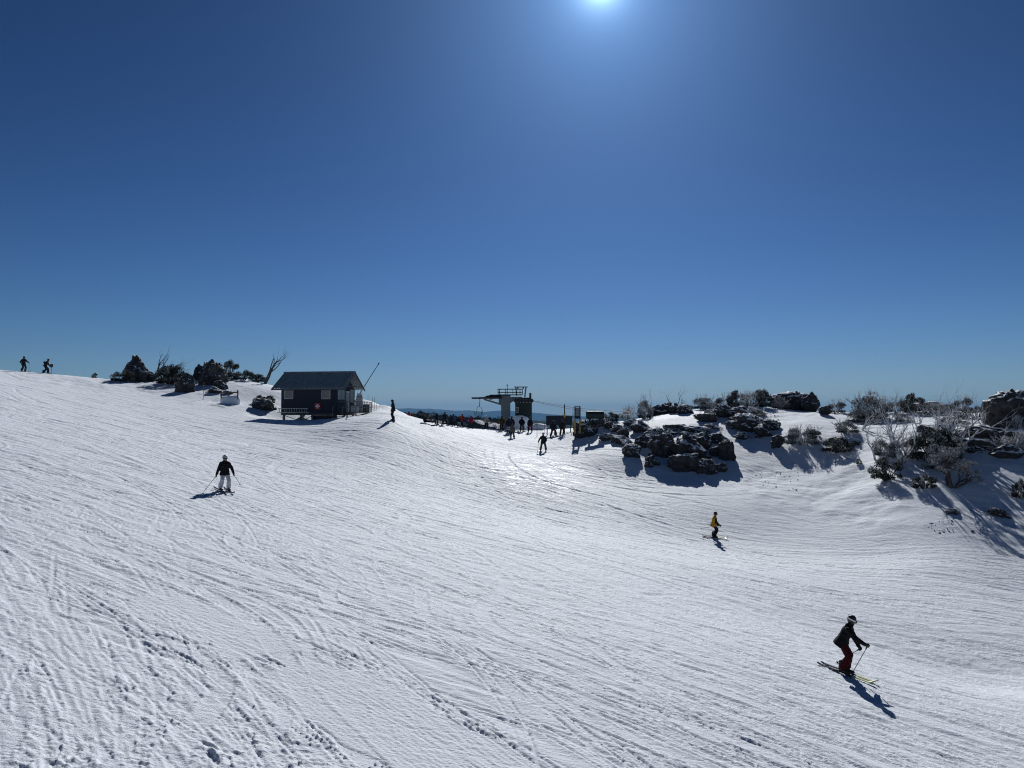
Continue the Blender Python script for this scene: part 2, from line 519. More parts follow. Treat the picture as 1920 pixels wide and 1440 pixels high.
# ------------------------------------------------------------------ ski tracks pressed into the snow
TX0, TX1, TY0, TY1, TS = -75.0, 45.0, 6.0, 92.0, .04
TN = (int((TX1 - TX0) / TS), int((TY1 - TY0) / TS))
TR = np.zeros(TN, np.float32)
TM = np.zeros(TN, np.float32)          # where a fresh track has packed the crust flat
rng = np.random.default_rng(5)
def heading(x, y):
    """direction in which the run is skied, radians"""
    d = -24 - 30 * math.exp(-((y - 10) / 9.0) ** 2) * (1 if x < 4 else .5)
    if -14 < x < 14 and y > 46: d -= min(55, (y - 46) * 3.2) * (1 - abs(x) / 14)
    return rad(d)
def stamp(P, prof, strength=1.0, target=None):
    """press a cross-section profile [(offset, dz), ...] along a polyline P (n,2)"""
    P = np.asarray(P, float)
    seg = np.diff(P, axis=0); L = np.hypot(seg[:, 0], seg[:, 1])
    t = np.concatenate([[0], np.cumsum(L)])
    s = np.arange(0, t[-1], TS * .9)
    if len(s) < 4: return
    x = np.interp(s, t, P[:, 0]); y = np.interp(s, t, P[:, 1])
    dx = np.gradient(x); dy = np.gradient(y); l = np.hypot(dx, dy) + 1e-9
    nx, ny = -dy / l, dx / l
    env = np.minimum(1, np.minimum(s, s[-1] - s) / (.12 * s[-1] + .2)) * strength
    env = env * (.75 + .35 * vn(s * .9, s * 0 + rng.uniform(0, 99), 3))
    off = np.arange(prof[0][0], prof[-1][0] + 1e-6, TS * .9)
    dz = np.interp(off, [p[0] for p in prof], [p[1] for p in prof])
    X = x[:, None] + nx[:, None] * off; Y = y[:, None] + ny[:, None] * off
    D = env[:, None] * dz[None]
    i = ((X - TX0) / TS).astype(int).ravel(); j = ((Y - TY0) / TS).astype(int).ravel(); D = D.ravel()
    ok = (i >= 0) & (i < TN[0]) & (j >= 0) & (j < TN[1])
    k = i[ok] * TN[1] + j[ok]
    flat = (TR if target is None else target).reshape(-1)
    u, inv = np.unique(k, return_inverse=True)
    acc = np.bincount(inv, D[ok]) / np.bincount(inv)
    old = flat[u]
    flat[u] = np.where(np.abs(acc) > np.abs(old), acc, old)     # a later run cuts through an older one, it does not dig twice as deep
def wander(x, y, length, dev=0.0, curl=.02):
    pts = [(x, y)]; th = dev; c = rng.normal(0, curl)
    for _ in range(int(length / .5)):
        c = .93 * c + rng.normal(0, curl * .45)
        th = th * .985 + c * .5
        a = heading(x, y) + th
        x += .5 * math.cos(a); y += .5 * math.sin(a)
        pts.append((x, y))
    return np.array(pts)
GROOVE = [(-.10, 0), (-.06, .012), (-.02, -.022), (.02, -.022), (.06, .014), (.10, 0)]
SKID = [(-.30, 0), (-.22, -.02), (.05, -.03), (.16, .005), (.20, .04), (.28, .03), (.38, 0)]
BERM = [(-.5, 0), (-.2, -.03), (0, -.035), (.15, .05), (.35, .03), (.6, 0)]
def run_tracks():
    for k in range(2200):
        y = 8 + 70 * rng.random() ** 1.25
        x = rng.uniform(-.80 * y - 8, .72 * y + 4)
        q = rng.random(); dev = rng.normal(0, .22)
        if q < .74:
            P = wander(x, y, rng.uniform(5, 26), dev); st = rng.uniform(.5, 1.5)
            stamp(P, GROOVE, st)
            if rng.random() < .7:
                w = rng.uniform(.16, .42); d = np.gradient(P, axis=0); d /= np.hypot(d[:, 0], d[:, 1])[:, None]
                stamp(P + np.stack([-d[:, 1], d[:, 0]], 1) * w, GROOVE, st)
        elif q < .96:
            P = wander(x, y, rng.uniform(3, 15), dev, .03)
            pr = SKID if rng.random() < .5 else [(-a, b) for a, b in SKID[::-1]]
            stamp(P, pr, rng.uniform(.15, .5))
        else:
            stamp(wander(x, y, rng.uniform(4, 12), dev, .03), BERM if rng.random() < .5 else [(-a, b) for a, b in BERM[::-1]], rng.uniform(.15, .4))
    # tracks that come straight down from the lift and swing across the run
    for k in range(60):
        x = rng.uniform(-4, 8); y = rng.uniform(52, 80)
        P = wander(x, y, rng.uniform(8, 22), rng.normal(-.55, .3), .04)
        stamp(P, GROOVE if rng.random() < .85 else SKID, rng.uniform(.35, .9))
run_tracks()
def long_turns():
    # single runs that cut across the older tracks in long linked turns
    for k in range(110):
        y = 14 + 58 * rng.random(); x = rng.uniform(-.75 * y - 6, .55 * y)
        pts = [(x, y)]; ph = rng.uniform(0, 6.28); am = rng.uniform(.15, .75); wl = rng.uniform(6, 16); off = rng.normal(-.12, .30)
        L_ = rng.uniform(10, 34); s_ = 0
        while s_ < L_:
            a = heading(x, y) + off + am * math.sin(ph + s_ * 6.28 / wl)
            x += .4 * math.cos(a); y += .4 * math.sin(a); s_ += .4; pts.append((x, y))
        P = np.array(pts); w = rng.uniform(.10, .26)
        stamp(P, [(-w - .14, 0), (-w, 1), (w, 1), (w + .14, 0)], rng.uniform(.7, 1.2), TM)
        q = rng.uniform(.5, 1.3)
        stamp(P, [(-w - .12, 0), (-w - .05, .016), (-w + .02, -.014), (w - .02, -.014), (w + .05, .020), (w + .14, 0)], q)
long_turns()
def pxline(pts):
    out = []
    for p in pts:
        h = hit(*p); out.append(h[:2])
    P = np.array(out)
    # smooth through the clicked points
    t = np.linspace(0, len(P) - 1, len(P) * 10)
    Q = np.stack([np.interp(t, np.arange(len(P)), P[:, i]) for i in (0, 1)], 1)
    for _ in range(8): Q[1:-1] = (Q[:-2] + 2 * Q[1:-1] + Q[2:]) / 4
    return Q
DEEP = [(-.14, 0), (-.08, .03), (-.03, -.03), (.03, -.03), (.08, .03), (.14, 0)]
for pts in ([(600, 1150), (640, 1220), (670, 1290), (700, 1370), (728, 1440)], [(640, 1160), (690, 1260), (720, 1340), (755, 1440)],
            [(270, 1040), (320, 1130), (350, 1220), (375, 1280)], [(120, 1030), (122, 1080), (124, 1120), (127, 1170)], [(103, 1030), (100, 1075), (98, 1120)],
            [(545, 1110), (600, 1180), (640, 1270), (690, 1390)], [(960, 862), (970, 920), (965, 970), (1000, 1020), (1060, 1060), (1160, 1090)],
            [(20, 1085), (50, 1200), (75, 1330), (90, 1440)], [(60, 1150), (100, 1260), (150, 1360), (190, 1440)], [(95, 1100), (150, 1210), (180, 1300), (260, 1440)], [(0, 1150), (28, 1260), (40, 1350), (48, 1440)], [(230, 1200), (270, 1290), (330, 1380), (370, 1440)], [(300, 1240), (400, 1330), (470, 1440)], [(350, 1230), (430, 1290), (520, 1370), (580, 1440)], [(960, 830), (985, 870), (1030, 905), (1120, 950)], [(1000, 835), (1060, 880), (1130, 930), (1165, 945)], [(830, 830), (860, 880), (920, 950)], [(70, 1060), (110, 1200), (150, 1320), (200, 1440)], [(140, 1180), (185, 1260), (210, 1360), (235, 1440)],
            [(230, 1040), (300, 1130), (420, 1225)], [(0, 1080), (60, 1030), (110, 1000)], [(20, 1050), (70, 1020), (120, 985), (200, 975)],
            [(1345, 1010), (1420, 1080), (1500, 1140), (1590, 1200)], [(60, 900), (200, 980), (330, 1060), (450, 1110)]):
    stamp(pxline(pts), DEEP, .5); stamp(pxline(pts), [(-.34, 0), (-.16, 1), (.16, 1), (.34, 0)], 1.1, TM)
THIN = [(-.20, 0), (-.10, -.012), (-.03, -.030), (.03, .012), (.10, .022), (.20, .006), (.3, 0)]
for pts, s in (([(100, 1030), (300, 1090), (480, 1180), (700, 1290), (900, 1375), (1100, 1440)], 1.0), ([(130, 1000), (330, 1080), (520, 1130), (720, 1190)], .8),
               ([(110, 1150), (250, 1180), (340, 1215)], 1.0), ([(380, 1235), (470, 1250), (540, 1240), (580, 1225)], .9), ([(1200, 1345), (1300, 1350), (1340, 1335)], 1.2),
               ([(1100, 1340), (1250, 1352), (1420, 1345), (1500, 1358)], .7), ([(1100, 1200), (1010, 1170)], .5), ([(1490, 1300), (1600, 1320), (1690, 1345)], .6)):
    stamp(pxline(pts), THIN, s * .5)

def tracks(X, Y, TR=TR):
    u = (X - TX0) / TS - .5; v = (Y - TY0) / TS - .5
    ok = (u > 1) & (v > 1) & (u < TN[0] - 2) & (v < TN[1] - 2)
    u = np.where(ok, u, 2); v = np.where(ok, v, 2)
    i = u.astype(int); j = v.astype(int); a = u - i; b = v - j
    z = TR[i, j] * (1 - a) * (1 - b) + TR[i + 1, j] * a * (1 - b) + TR[i, j + 1] * (1 - a) * b + TR[i + 1, j + 1] * a * b
    return np.where(ok, z, 0)

# churned snow, lower left: polygon on the ground
def inpoly(X, Y, poly):
    r = np.zeros(X.shape, bool); n = len(poly)
    for i in range(n):
        x0, y0 = poly[i]; x1, y1 = poly[(i + 1) % n]
        c = (y0 > Y) != (y1 > Y)
        with np.errstate(divide='ignore', invalid='ignore'):
            r ^= c & (X < (x1 - x0) * (Y - y0) / (y1 - y0 + 1e-12) + x0)
    return r
CHURN = [tuple(hit(*p)[:2]) for p in ((-60, 1040), (60, 1075), (150, 1180), (240, 1200), (310, 1225), (330, 1290), (470, 1275), (520, 1330), (620, 1395), (720, 1470))]
CHURN += [(-2, 6), (-22, 4), (-30, 12)]
SMOOTH = [[tuple(hit(*p)[:2]) for p in q] for q in (((300, 1110), (420, 1150), (570, 1212), (590, 1228), (420, 1238), (340, 1205), (230, 1140)), ((470, 1268), (600, 1250), (720, 1262), (860, 1350), (1010, 1450), (740, 1450), (600, 1375)))]
def dist_line(X, Y, P):
    d = np.full(X.shape, 1e9)
    for a, b in zip(P[:-1], P[1:]):
        ab = b - a; L = (ab ** 2).sum()
        t = np.clip(((X - a[0]) * ab[0] + (Y - a[1]) * ab[1]) / L, 0, 1)
        d = np.minimum(d, np.hypot(X - a[0] - t * ab[0], Y - a[1] - t * ab[1]))
    return d
RUBBLE = [pxline(p)[::4] for p in ([(200, 1045), (330, 1100), (430, 1135), (520, 1180), (560, 1200)], [(640, 1225), (700, 1255), (790, 1300), (860, 1335), (960, 1390)], [(180, 1105), (250, 1170), (310, 1220), (400, 1250)],
                                   [(300, 1150), (380, 1215), (420, 1240)])]

def detail(X, Y, sp):
    """centimetre relief of the snow; sp = local vertex spacing"""
    rd = ridge(X, Y)
    z = np.zeros(X.shape)
    # streaks left by skis and groomer, along the run
    def uv(deg, k):
        a = rad(deg)
        wx = X + 1.6 * vn(X / 17, Y / 17, 40 + k); wy = Y + 1.9 * vn(X / 21, Y / 15, 50 + k) + np.where(Y < 26, (26 - Y) ** 2 * .03, 0) * .35
        return wx * math.cos(a) + wy * math.sin(a), -wx * math.sin(a) + wy * math.cos(a)
    for k, (deg, per, el, amp) in enumerate(((-24, 1.1, 10, .006), (-31, .6, 10, .010), (-18, .42, 11, .017), (-29, .29, 10, .017), (-40, .36, 9, .012), (-20, .20, 9, .013), (-30, .14, 8, .008), (-4, .30, 9, .007), (-58, .26, 9, .006))):
        u, v = uv(deg, k)
        n = vn(u / (per * el), v / per, 60 + k)
        m = .15 + 1.0 * sst(-.5, .6, vn(u / 7 + k * 3, v / 1.6, 70 + k) + .3 * vn(X / 1.1, Y / 1.1, 80 + k))
        z += amp * n * m * sst(1.2, 2.6, per / sp)
    z *= 1.02 * (1 - .75 * np.clip(tracks(X, Y, TM), 0, 1))
    # thin scored lines, dark on the side turned from the sun
    for k, (deg, per, el, amp, wd) in enumerate(((-22, 2.2, 9, .040, .10), (-29, 1.5, 9, .034, .10), (-17, 1.2, 11, .030, .11), (-34, 1.0, 9, .026, .12), (-25, .7, 12, .022, .14), (-12, 1.6, 8, .026, .10), (-45, 1.8, 7, .026, .10))):
        u, v = uv(deg, k + 7)
        uu = u / (per * el); vv = v / per
        n = vn(uu, vv, 160 + k)
        dn = (vn(uu, vv + .04, 160 + k) - vn(uu, vv - .04, 160 + k)) / .08
        m = sst(-.1, .6, vn(u / (per * 3) + 7, v / (per * .8), 170 + k)) * sst(.5, 1.3, np.abs(dn))
        dm = n / (np.abs(dn) + .3) * per                        # metres from the line
        w = np.maximum(.045, .75 * sp)
        z -= 1.3 * amp * np.exp(-(dm / w) ** 2) * m * np.clip(.5 * sp / .06, .5, 1.6)
    z += tracks(X, Y) * np.clip(.16 / sp, .25, 1) * 1.4
    zone = sst(9, 17, X) * sst(43, 50, Y + .25 * (X - 12))
    z *= (1 - .88 * np.maximum(rd, .8 * zone))
    rd = np.maximum(rd, .8 * zone)
    jx = X + .25 * vn(X * 1.1, Y * 1.1, 121); jy = Y + .25 * vn(X * 1.1, Y * 1.1, 122)
    sm = np.zeros(X.shape)
    for q in SMOOTH: sm = np.maximum(sm, inpoly(jx, jy, q).astype(float))
    ca = rad(-42)
    cv = -X * math.sin(ca) + Y * math.cos(ca)
    z = z * (1 - .72 * sm) + sm * .0022 * np.sin(cv * 2 * math.pi / .11)
    # wind-packed waves on the unskied ground
    a = rad(-48)
    u = X * math.cos(a) + Y * math.sin(a) + .6 * vn(X / 3, Y / 3, 90); v = -X * math.sin(a) + Y * math.cos(a) + .5 * vn(X / 2.4, Y / 2.4, 91)
    z += rd * (.010 * vn(u / 2.8, v / .55, 92) + .012 * vn(u / 1.1, v / .28, 93) + .008 * vn(u / .5, v / .2, 94))
    # churn
    c = inpoly(X + .35 * vn(X * 1.6, Y * 1.6, 95), Y + .35 * vn(X * 1.6 + 9, Y * 1.6, 96), CHURN)
    near = (Y < 40)
    if near.any():
        xs, ys = X[near], Y[near]
        a = rad(-62)
        wx = xs + .35 * vn(xs * 1.3, ys * 1.3, 97); wy = ys + .35 * vn(xs * 1.3, ys * 1.3, 98)
        u = wx * math.cos(a) + wy * math.sin(a); v = -wx * math.sin(a) + wy * math.cos(a)
        n1 = sst(-.05, .06, vn(u / 1.15, v / .24, 101) + .16 * vn(xs / .13, ys / .12, 109))
        n2 = sst(-.05, .07, vn(u / .55, v / .15, 102) + .14 * vn(xs / .09, ys / .08, 110) - .1)
        n3 = vn(u / .16, v / .10, 103)
        n4 = vn(xs / .22, ys / .18, 108)
        n5 = vn(u / 1.9, v / .8, 111)
        patch = sst(-.35, .35, fbm(xs / 1.6, ys / 1.6, 104, 3))
        n6 = vn(xs / .075, ys / .065, 112)
        n7 = vn(xs / .13, ys / .10, 113)
        ch = .026 * n5 + (.028 * n1 + .022 * n2) * (.2 + 1.0 * patch) + .012 * n6 + .013 * n7 + .007 * n3
        cz = np.zeros(X.shape); cz[near] = ch * (1 - .8 * np.clip(tracks(xs, ys, TM), 0, 1))
        z = np.where(c, z * .6 + cz, z)
        for P in RUBBLE:
            d = dist_line(xs, ys, P)
            w = np.clip(1 - d / (.42 + .12 * vn(xs * 2, ys * 2, 105)), 0, 1)
            zz = np.zeros(X.shape); zz[near] = sst(0, .6, w) * (.006 + .013 * vn(xs / .06, ys / .052, 106) + .007 * vn(xs / .12, ys / .10, 107))
            z = z + zz
    return z

def build_ground():
    az = np.concatenate([np.linspace(-180, -44, 40, endpoint=False), np.linspace(-44, -36, 60, endpoint=False), np.linspace(-36, 36, 860, endpoint=False),
                         np.linspace(36, 44, 60, endpoint=False), np.linspace(44, 180, 40)])
    r1 = 6.2 / np.linspace(6.2 / 9.5, 6.2 / 32, 520)
    r2 = np.arange(32.1, 72, .09); r3 = np.arange(72, 102, .2); r4 = 102 * (320 / 102) ** np.linspace(0.005, 1, 70)
    r = np.concatenate([[.01, 2, 4, 6, 7.3, 8.4], r1, r2, r3, r4])
    R, A = np.meshgrid(r, np.radians(az), indexing='ij')
    X = R * np.sin(A); Y = R * np.cos(A)
    sp = np.gradient(r)[:, None] * np.ones_like(R)
    sp = np.clip(np.sqrt(sp * np.maximum(R * rad(72) / 860, .01)), .02, None)
    ins = np.abs(A) < rad(44)
    Z = H(X, Y)
    Z = Z + np.where(ins, detail(X, Y, sp), 0) * (R < 110)
    # the sheet dips under the far country at its rim
    Z = Z - sst(200, 320, R) * 25
    V = np.stack([X, Y, Z], -1).reshape(-1, 3)
    nr, na = R.shape
    i = np.arange(nr - 1)[:, None] * na + np.arange(na - 1)[None]
    Q = np.stack([i, i + na, i + na + 1, i + 1], -1).reshape(-1, 4)
    o = link(bpy.data.objects.new('snow_slope', fast_mesh('snow_slope', V, Q[:, ::-1], M_SNOW)))
    tag(o, 'tracked white snow slope', kind='structure')
build_ground()

# ------------------------------------------------------------------ far country
def far_mat(name, stops, sc, det=6, rough=.9):
    t = NT(name)
    co = obj_co(t)
    t.set(Base_Color=t.ramp(t.noise(sc, det, .62, co), stops), Roughness=1.0)
    t.set(**{'Specular_IOR_Level': .0})
    return t.m
M_VALLEY = far_mat('valley_forest', [(.35, (.028, .04, .03)), (.6, (.05, .06, .045)), (.7, (.10, .11, .09))], .002)
M_HILL = far_mat('snow_patched_hill', [(.45, (.010, .015, .016)), (.56, (.022, .028, .028)), (.585, (.74, .76, .80))], .030)
M_MOUNT = far_mat('far_mountain', [(.35, (.03, .042, .035)), (.65, (.07, .075, .06))], .0007)

def ring(name, r, az, zf, mat, label):
    R, A = np.meshgrid(r, np.radians(az), indexing='ij')
    X = R * np.sin(A); Y = R * np.cos(A)
    Z = zf(X, Y, R, A)
    nr, na = R.shape
    i = np.arange(nr - 1)[:, None] * na + np.arange(na - 1)[None]
    Q = np.stack([i, i + 1, i + na + 1, i + na], -1).reshape(-1, 4)
    o = link(bpy.data.objects.new(name, fast_mesh(name, np.stack([X, Y, Z], -1).reshape(-1, 3), Q, mat)))
    return tag(o, label, kind='structure')
def valley_z(X, Y, R, A):
    return EYE - 45 - 60 * sst(250, 1500, R) - 230 * sst(1500, 9000, R) + 22 * fbm(X / 900, Y / 900, 5, 4) * sst(400, 1500, R)
ring('valley', 260 * (60000 / 260) ** np.linspace(0, 1, 90), np.linspace(-180, 180, 181), valley_z, M_VALLEY, 'dark wooded valley far below the ridge')
def A_of(px): return math.degrees(math.atan((px - 960) / F))
def hill_z(X, Y, R, A):
    pa = [A_of(p) for p in (200, 640, 745, 800, 850, 900, 950, 985, 1010, 1040, 1080, 1300)]
    pz = [-8, -6, -1.5, -1.6, -3.4, -4.4, -6.0, -8.5, -13, -17, -20, -30]
    top = np.interp(np.degrees(A), pa, pz)
    s = np.exp(-((R - 560) / 150) ** 2)
    n = 2.2 * fbm(X / 45, Y / 45, 33, 5)
    return EYE - 75 + (75 + top) * s + n * s + 1.3 * np.maximum(0, vn(X / 6, Y / 6, 36)) * s
ring('hill', np.linspace(300, 900, 150), np.linspace(-30, 14, 420), hill_z, M_HILL, 'snow patched rocky hill behind the lift')
def low_z(X, Y, R, A):
    pa = [A_of(p) for p in (200, 900, 1000, 1050, 1100, 1400)]
    pz = [-20, -25, -32, -45, -58, -90]
    s = np.exp(-((R - 4200) / 900) ** 2)
    return EYE - 330 + (330 + np.interp(np.degrees(A), pa, pz) + 14 * fbm(A * 40, R / 900, 61, 4)) * s
ring('hills', np.linspace(2400, 6500, 40), np.linspace(-50, 50, 300), low_z, M_VALLEY, 'dark blue wooded hills in the middle distance')
def mount_z(X, Y, R, A):
    d = np.degrees(A)
    pa = [A_of(p) for p in (-200, 300, 745, 770, 800, 830, 855, 880, 905, 935, 970, 1020, 1070, 1120, 1500, 2200)]
    py = [770, 768, 766.5, 766, 766.8, 768, 771, 768.8, 772, 769.5, 771.5, 775.5, 779.5, 782, 779, 774]
    Zt = (775 - np.interp(d, pa, py)) / F * 20000
    s = np.exp(-((R - 20000) / 2600) ** 2)
    return EYE - 420 + (420 + Zt + 22 * fbm(A * 55, R / 3000, 71, 5)) * s
ring('mountains', np.linspace(13000, 27000, 46), np.linspace(-58, 58, 700), mount_z, M_MOUNT, 'blue hazy mountain range on the horizon')

# the air between here and the mountains
hz = MB().box(-30000, 30000, -3000, 29500, -560, 330).build('haze', bpy.data.materials.new('haze'))
tag(hz, 'blue haze over the far valley', kind='stuff')
hm = hz.data.materials[0]; hm.use_nodes = True
hm.node_tree.nodes.clear()
pv = hm.node_tree.nodes.new('ShaderNodeVolumePrincipled'); ho = hm.node_tree.nodes.new('ShaderNodeOutputMaterial')
pv.inputs['Color'].default_value = (.21, .54, 1.0, 1); pv.inputs['Density'].default_value = 4.2e-5; pv.inputs['Anisotropy'].default_value = .0
hm.node_tree.links.new(pv.outputs[0], ho.inputs['Volume'])

# ------------------------------------------------------------------ plain materials
M_NAVY = paint('navy_board', (.012, .018, .035), .65, var=.35)
M_ROOFM = paint('corrugated_steel', (.32, .36, .38), .5, .1, var=.15, scale=3)
M_TRIM = paint('dark_trim', (.05, .058, .065), .6)
M_WHITE = paint('white_paint', (.74, .75, .76), .5, var=.06)
M_CREAM = paint('cream_paint', (.50, .52, .52), .5, var=.1)
M_RED = paint('red_paint', (.48, .02, .025), .5)
M_YELLOW = paint('yellow_paint', (.42, .27, .03), .5)
M_GREYP = paint('grey_steel', (.13, .15, .16), .55, .3)
M_GALV = paint('galvanised_steel', (.32, .34, .35), .45, .6)
M_DARK = paint('black_steel', (.022, .025, .03), .5, .2)
M_GREEN = paint('dark_green_panel', (.014, .028, .026), .6)
M_WOOD = paint('weathered_timber', (.12, .09, .065), .85, var=.35, scale=9, bump=.4)
M_BLIND = paint('drawn_blind', (.21, .24, .25), .5, var=.1)
M_ORANGE = paint('orange_pole', (.60, .17, .03), .6)
M_BAMBOO = paint('bamboo', (.34, .25, .12), .7)
M_BLACK = paint('black_plastic', (.016, .016, .018), .55)
M_SKIN = paint('skin', (.42, .24, .17), .55, var=.12)
M_VISOR = paint('goggle_lens', (.05, .04, .03), .12, var=.1, spec=.7)
M_HELM = {'grey': paint('grey_helmet', (.36, .37, .39), .5, var=.08), 'black': paint('black_helmet', (.02, .02, .023), .55), 'white': paint('white_helmet', (.72, .73, .74), .35, var=.05)}
def glass():
    t = NT('window_glass')
    t.set(Base_Color=(.03, .04, .05), Roughness=.06); t.set(**{'Specular_IOR_Level': .8})
    return t.m
M_GLASS = glass()
t_ = NT('ski_topsheet'); t_.set(Base_Color=(.70, .72, .40), Roughness=.35); M_SKIY = t_.m
M_SKID = paint('dark_ski', (.03, .03, .035), .35)

# ------------------------------------------------------------------ people
PENDING = []          # meshes grown together with a voxel remesh, all at once
def grow(o, voxel, smooth=4, wrinkle=0.0, seed=0):
    m = o.modifiers.new('remesh', 'REMESH'); m.mode = 'VOXEL'; m.voxel_size = voxel; m.use_smooth_shade = True
    k = o.modifiers.new('smooth', 'SMOOTH'); k.factor = .5; k.iterations = smooth
    PENDING.append((o, wrinkle, seed))
def settle():
    dg = bpy.context.evaluated_depsgraph_get(); dg.update()
    done = []
    for o, w, sd_ in PENDING:
        done.append((o, bpy.data.meshes.new_from_object(o.evaluated_get(dg)), w, sd_))
    for o, me, w, sd_ in done:
        old = o.data; mats = list(old.materials); nm = old.name
        o.modifiers.clear(); o.data = me; bpy.data.meshes.remove(old); me.name = nm
        if len(me.materials) == 0:
            for q in mats: me.materials.append(q)
        if w:
            n = len(me.vertices); P = np.empty(n * 3, np.float32); N = np.empty(n * 3, np.float32)
            me.vertices.foreach_get('co', P); me.vertices.foreach_get('normal', N)
            P = P.reshape(-1, 3); N = N.reshape(-1, 3)
            d = noise3(P * np.array([1, 1, 1.9]), 9.0, sd_) + .5 * noise3(P, 21.0, sd_ + 3)
            me.vertices.foreach_set('co', (P + N * (d * w)[:, None]).astype(np.float32).ravel()); me.update()
        me.polygons.foreach_set('use_smooth', [True] * len(me.polygons))
    PENDING.clear()

def ik(a, b, l1, l2, hint):
    """joint between a and b, bent towards hint"""
    a, b, hint = Vector(a), Vector(b), Vector(hint)
    d = b - a; L = min(d.length, (l1 + l2) * .999)
    d = d.normalized()
    x = (l1 * l1 - l2 * l2 + L * L) / (2 * L)
    h = math.sqrt(max(0, l1 * l1 - x * x))
    n = hint - d * hint.dot(d)
    n = n.normalized() if n.length > 1e-4 else d.orthogonal().normalized()
    return a + d * x + n * h

def person(label, px, py, hpx=None, head=-90, jacket=(.02, .02, .025), trousers=(.02, .02, .025), helmet='black', h=None, group=None,
           lean=8, crouch=.05, stance=.30, look=(0, 0), hands=None, poles=None, gear='skis', ski_len=1.62, ski_mat=None, fine=False, name=None, what='person',
           sleeves=None, pos=None, ski_yaw=None, scarf=None, goggles=True, jname='jacket', split=0, band=None, wedge=0):
    P = np.array(pos) if pos is not None else hit(px, py)
    dist = math.hypot(P[0], P[1])
    if h is None: h = min(1.90, max(1.15, hpx * dist / F))
    s = h / 1.75
    a = rad(head); fw = Vector((math.cos(a), math.sin(a), 0)); lf = Vector((-math.sin(a), math.cos(a), 0)); up = Vector((0, 0, 1))
    root_z = P[2]
    def L(f, l, z): return (fw * f + lf * l + up * z) * s
    def gnd(v): return gz(P[0] + v[0], P[1] + v[1]) - root_z
    vox = .014 if fine else .026
    # --- skeleton (local metres for a 1.75 m figure: forward, left, up)
    sy = ski_yaw if ski_yaw is not None else head
    sa = rad(sy); sf = Vector((math.cos(sa), math.sin(sa), 0)); sl = Vector((-math.sin(sa), math.cos(sa), 0))
    feet = []
    for k in (1, -1):
        v = (sl * (k * stance / 2) + sf * (k * split)) * s
        v = Vector((v[0], v[1], 0)); v.z = gnd(v) + .03
        feet.append(v)
    base = (feet[0] + feet[1]) / 2
    ank = [f + up * .10 * s for f in feet]
    hz = (.93 - crouch) * s
    ln = math.sin(rad(lean))
    hipc = base + fw * (-.5 * ln * .35 * s) + up * hz
    hips = [hipc + lf * (.095 * s), hipc - lf * (.095 * s)]
    spine = (fw * math.sin(rad(lean)) + up * math.cos(rad(lean))).normalized()
    chest = hipc + spine * .34 * s
    neck = hipc + spine * .53 * s
    sh = [neck - spine * .105 * s + lf * .170 * s, neck - spine * .105 * s - lf * .170 * s]
    yaw, pitch = look
    ha = a + rad(yaw); hf = Vector((math.cos(ha), math.sin(ha), 0))
    hup = (spine * .4 + up).normalized()
    hdir = (hf * math.cos(rad(pitch)) - up * math.sin(rad(pitch))).normalized()
    headc = neck + hup * .155 * s + hdir * .02 * s
    hl = hup.cross(hdir).normalized()
    knees = [ik(hips[i], ank[i], .44 * s, .43 * s, sf + fw * .5 + sl * (.12 if i == 0 else -.12)) for i in (0, 1)]
    if hands is None: hands = ((.10, .27, .80), (.10, -.27, .80))
    hp = [base + L(*q) for q in hands]
    elb = [ik(sh[i], hp[i], .30 * s, .27 * s, -fw * 1.0 + lf * (.5 if i == 0 else -.5) - up * .3) for i in (0, 1)]
    for i in (0, 1):
        v = hp[i] - sh[i]
        if v.length > .565 * s: hp[i] = sh[i] + v.normalized() * .565 * s
    # --- the figure itself, one continuous skin
    mb = MB()
    mb.ecap(hipc - up * .02 * s, chest, (.135 * s, .10 * s), (.15 * s, .105 * s), lf)
    mb.ecap(chest, neck - spine * .07 * s, (.15 * s, .10 * s), (.15 * s, .085 * s), lf)
    mb.ecap(neck - spine * .06 * s, headc - hup * .05 * s, .055 * s, .052 * s)
    mb.ecap(headc - hup * .035 * s + hdir * .012 * s, headc + hup * .035 * s, (.070 * s, .085 * s), (.075 * s, .095 * s), hl)
    mb.ecap(headc - hup * .095 * s + hdir * .045 * s, headc - hup * .05 * s + hdir * .05 * s, (.035 * s, .03 * s), (.05 * s, .04 * s), hl)
    mb.ecap(headc + hdir * .10 * s + hup * .005 * s, headc + hdir * .118 * s - hup * .03 * s, .010 * s, .016 * s)
    for k in (1, -1):
        mb.ecap(headc + hl * k * .078 * s - hup * .03 * s, headc + hl * k * .08 * s + hup * .02 * s, .014 * s, .018 * s)
    for i in (0, 1):
        mb.ecap(sh[i], elb[i], .05 * s, .04 * s); mb.ecap(elb[i], hp[i], .04 * s, .028 * s)
        d = (hp[i] - elb[i]).normalized()
        mb.ecap(hp[i], hp[i] + d * .07 * s, .03 * s, .028 * s)
        mb.ecap(hips[i], knees[i], .085 * s, .058 * s); mb.ecap(knees[i], ank[i], .058 * s, .04 * s)
        mb.ecap(ank[i] - up * .04 * s - sf * .05 * s, ank[i] - up * .045 * s + sf * .15 * s, .042 * s, .036 * s)
    body = mb.build('person', M_SKIN)
    body.location = P
    tag(body, label, 'person', group)
    grow(body, vox, 3)
    # --- clothing
    jm = fab('jacket %.3f %.3f %.3f' % tuple(jacket), jacket)
    mb = MB()
    mb.ecap(hipc - spine * .15 * s + fw * .035 * s, hipc + spine * .14 * s, (.250 * s, .225 * s), (.195 * s, .16 * s), lf, 16, .06)
    mb.ecap(hipc + spine * .10 * s, chest, (.19 * s, .155 * s), (.205 * s, .165 * s), lf, 16)
    mb.ecap(chest, neck - spine * .16 * s, (.205 * s, .16 * s), (.165 * s, .125 * s), lf, 16)
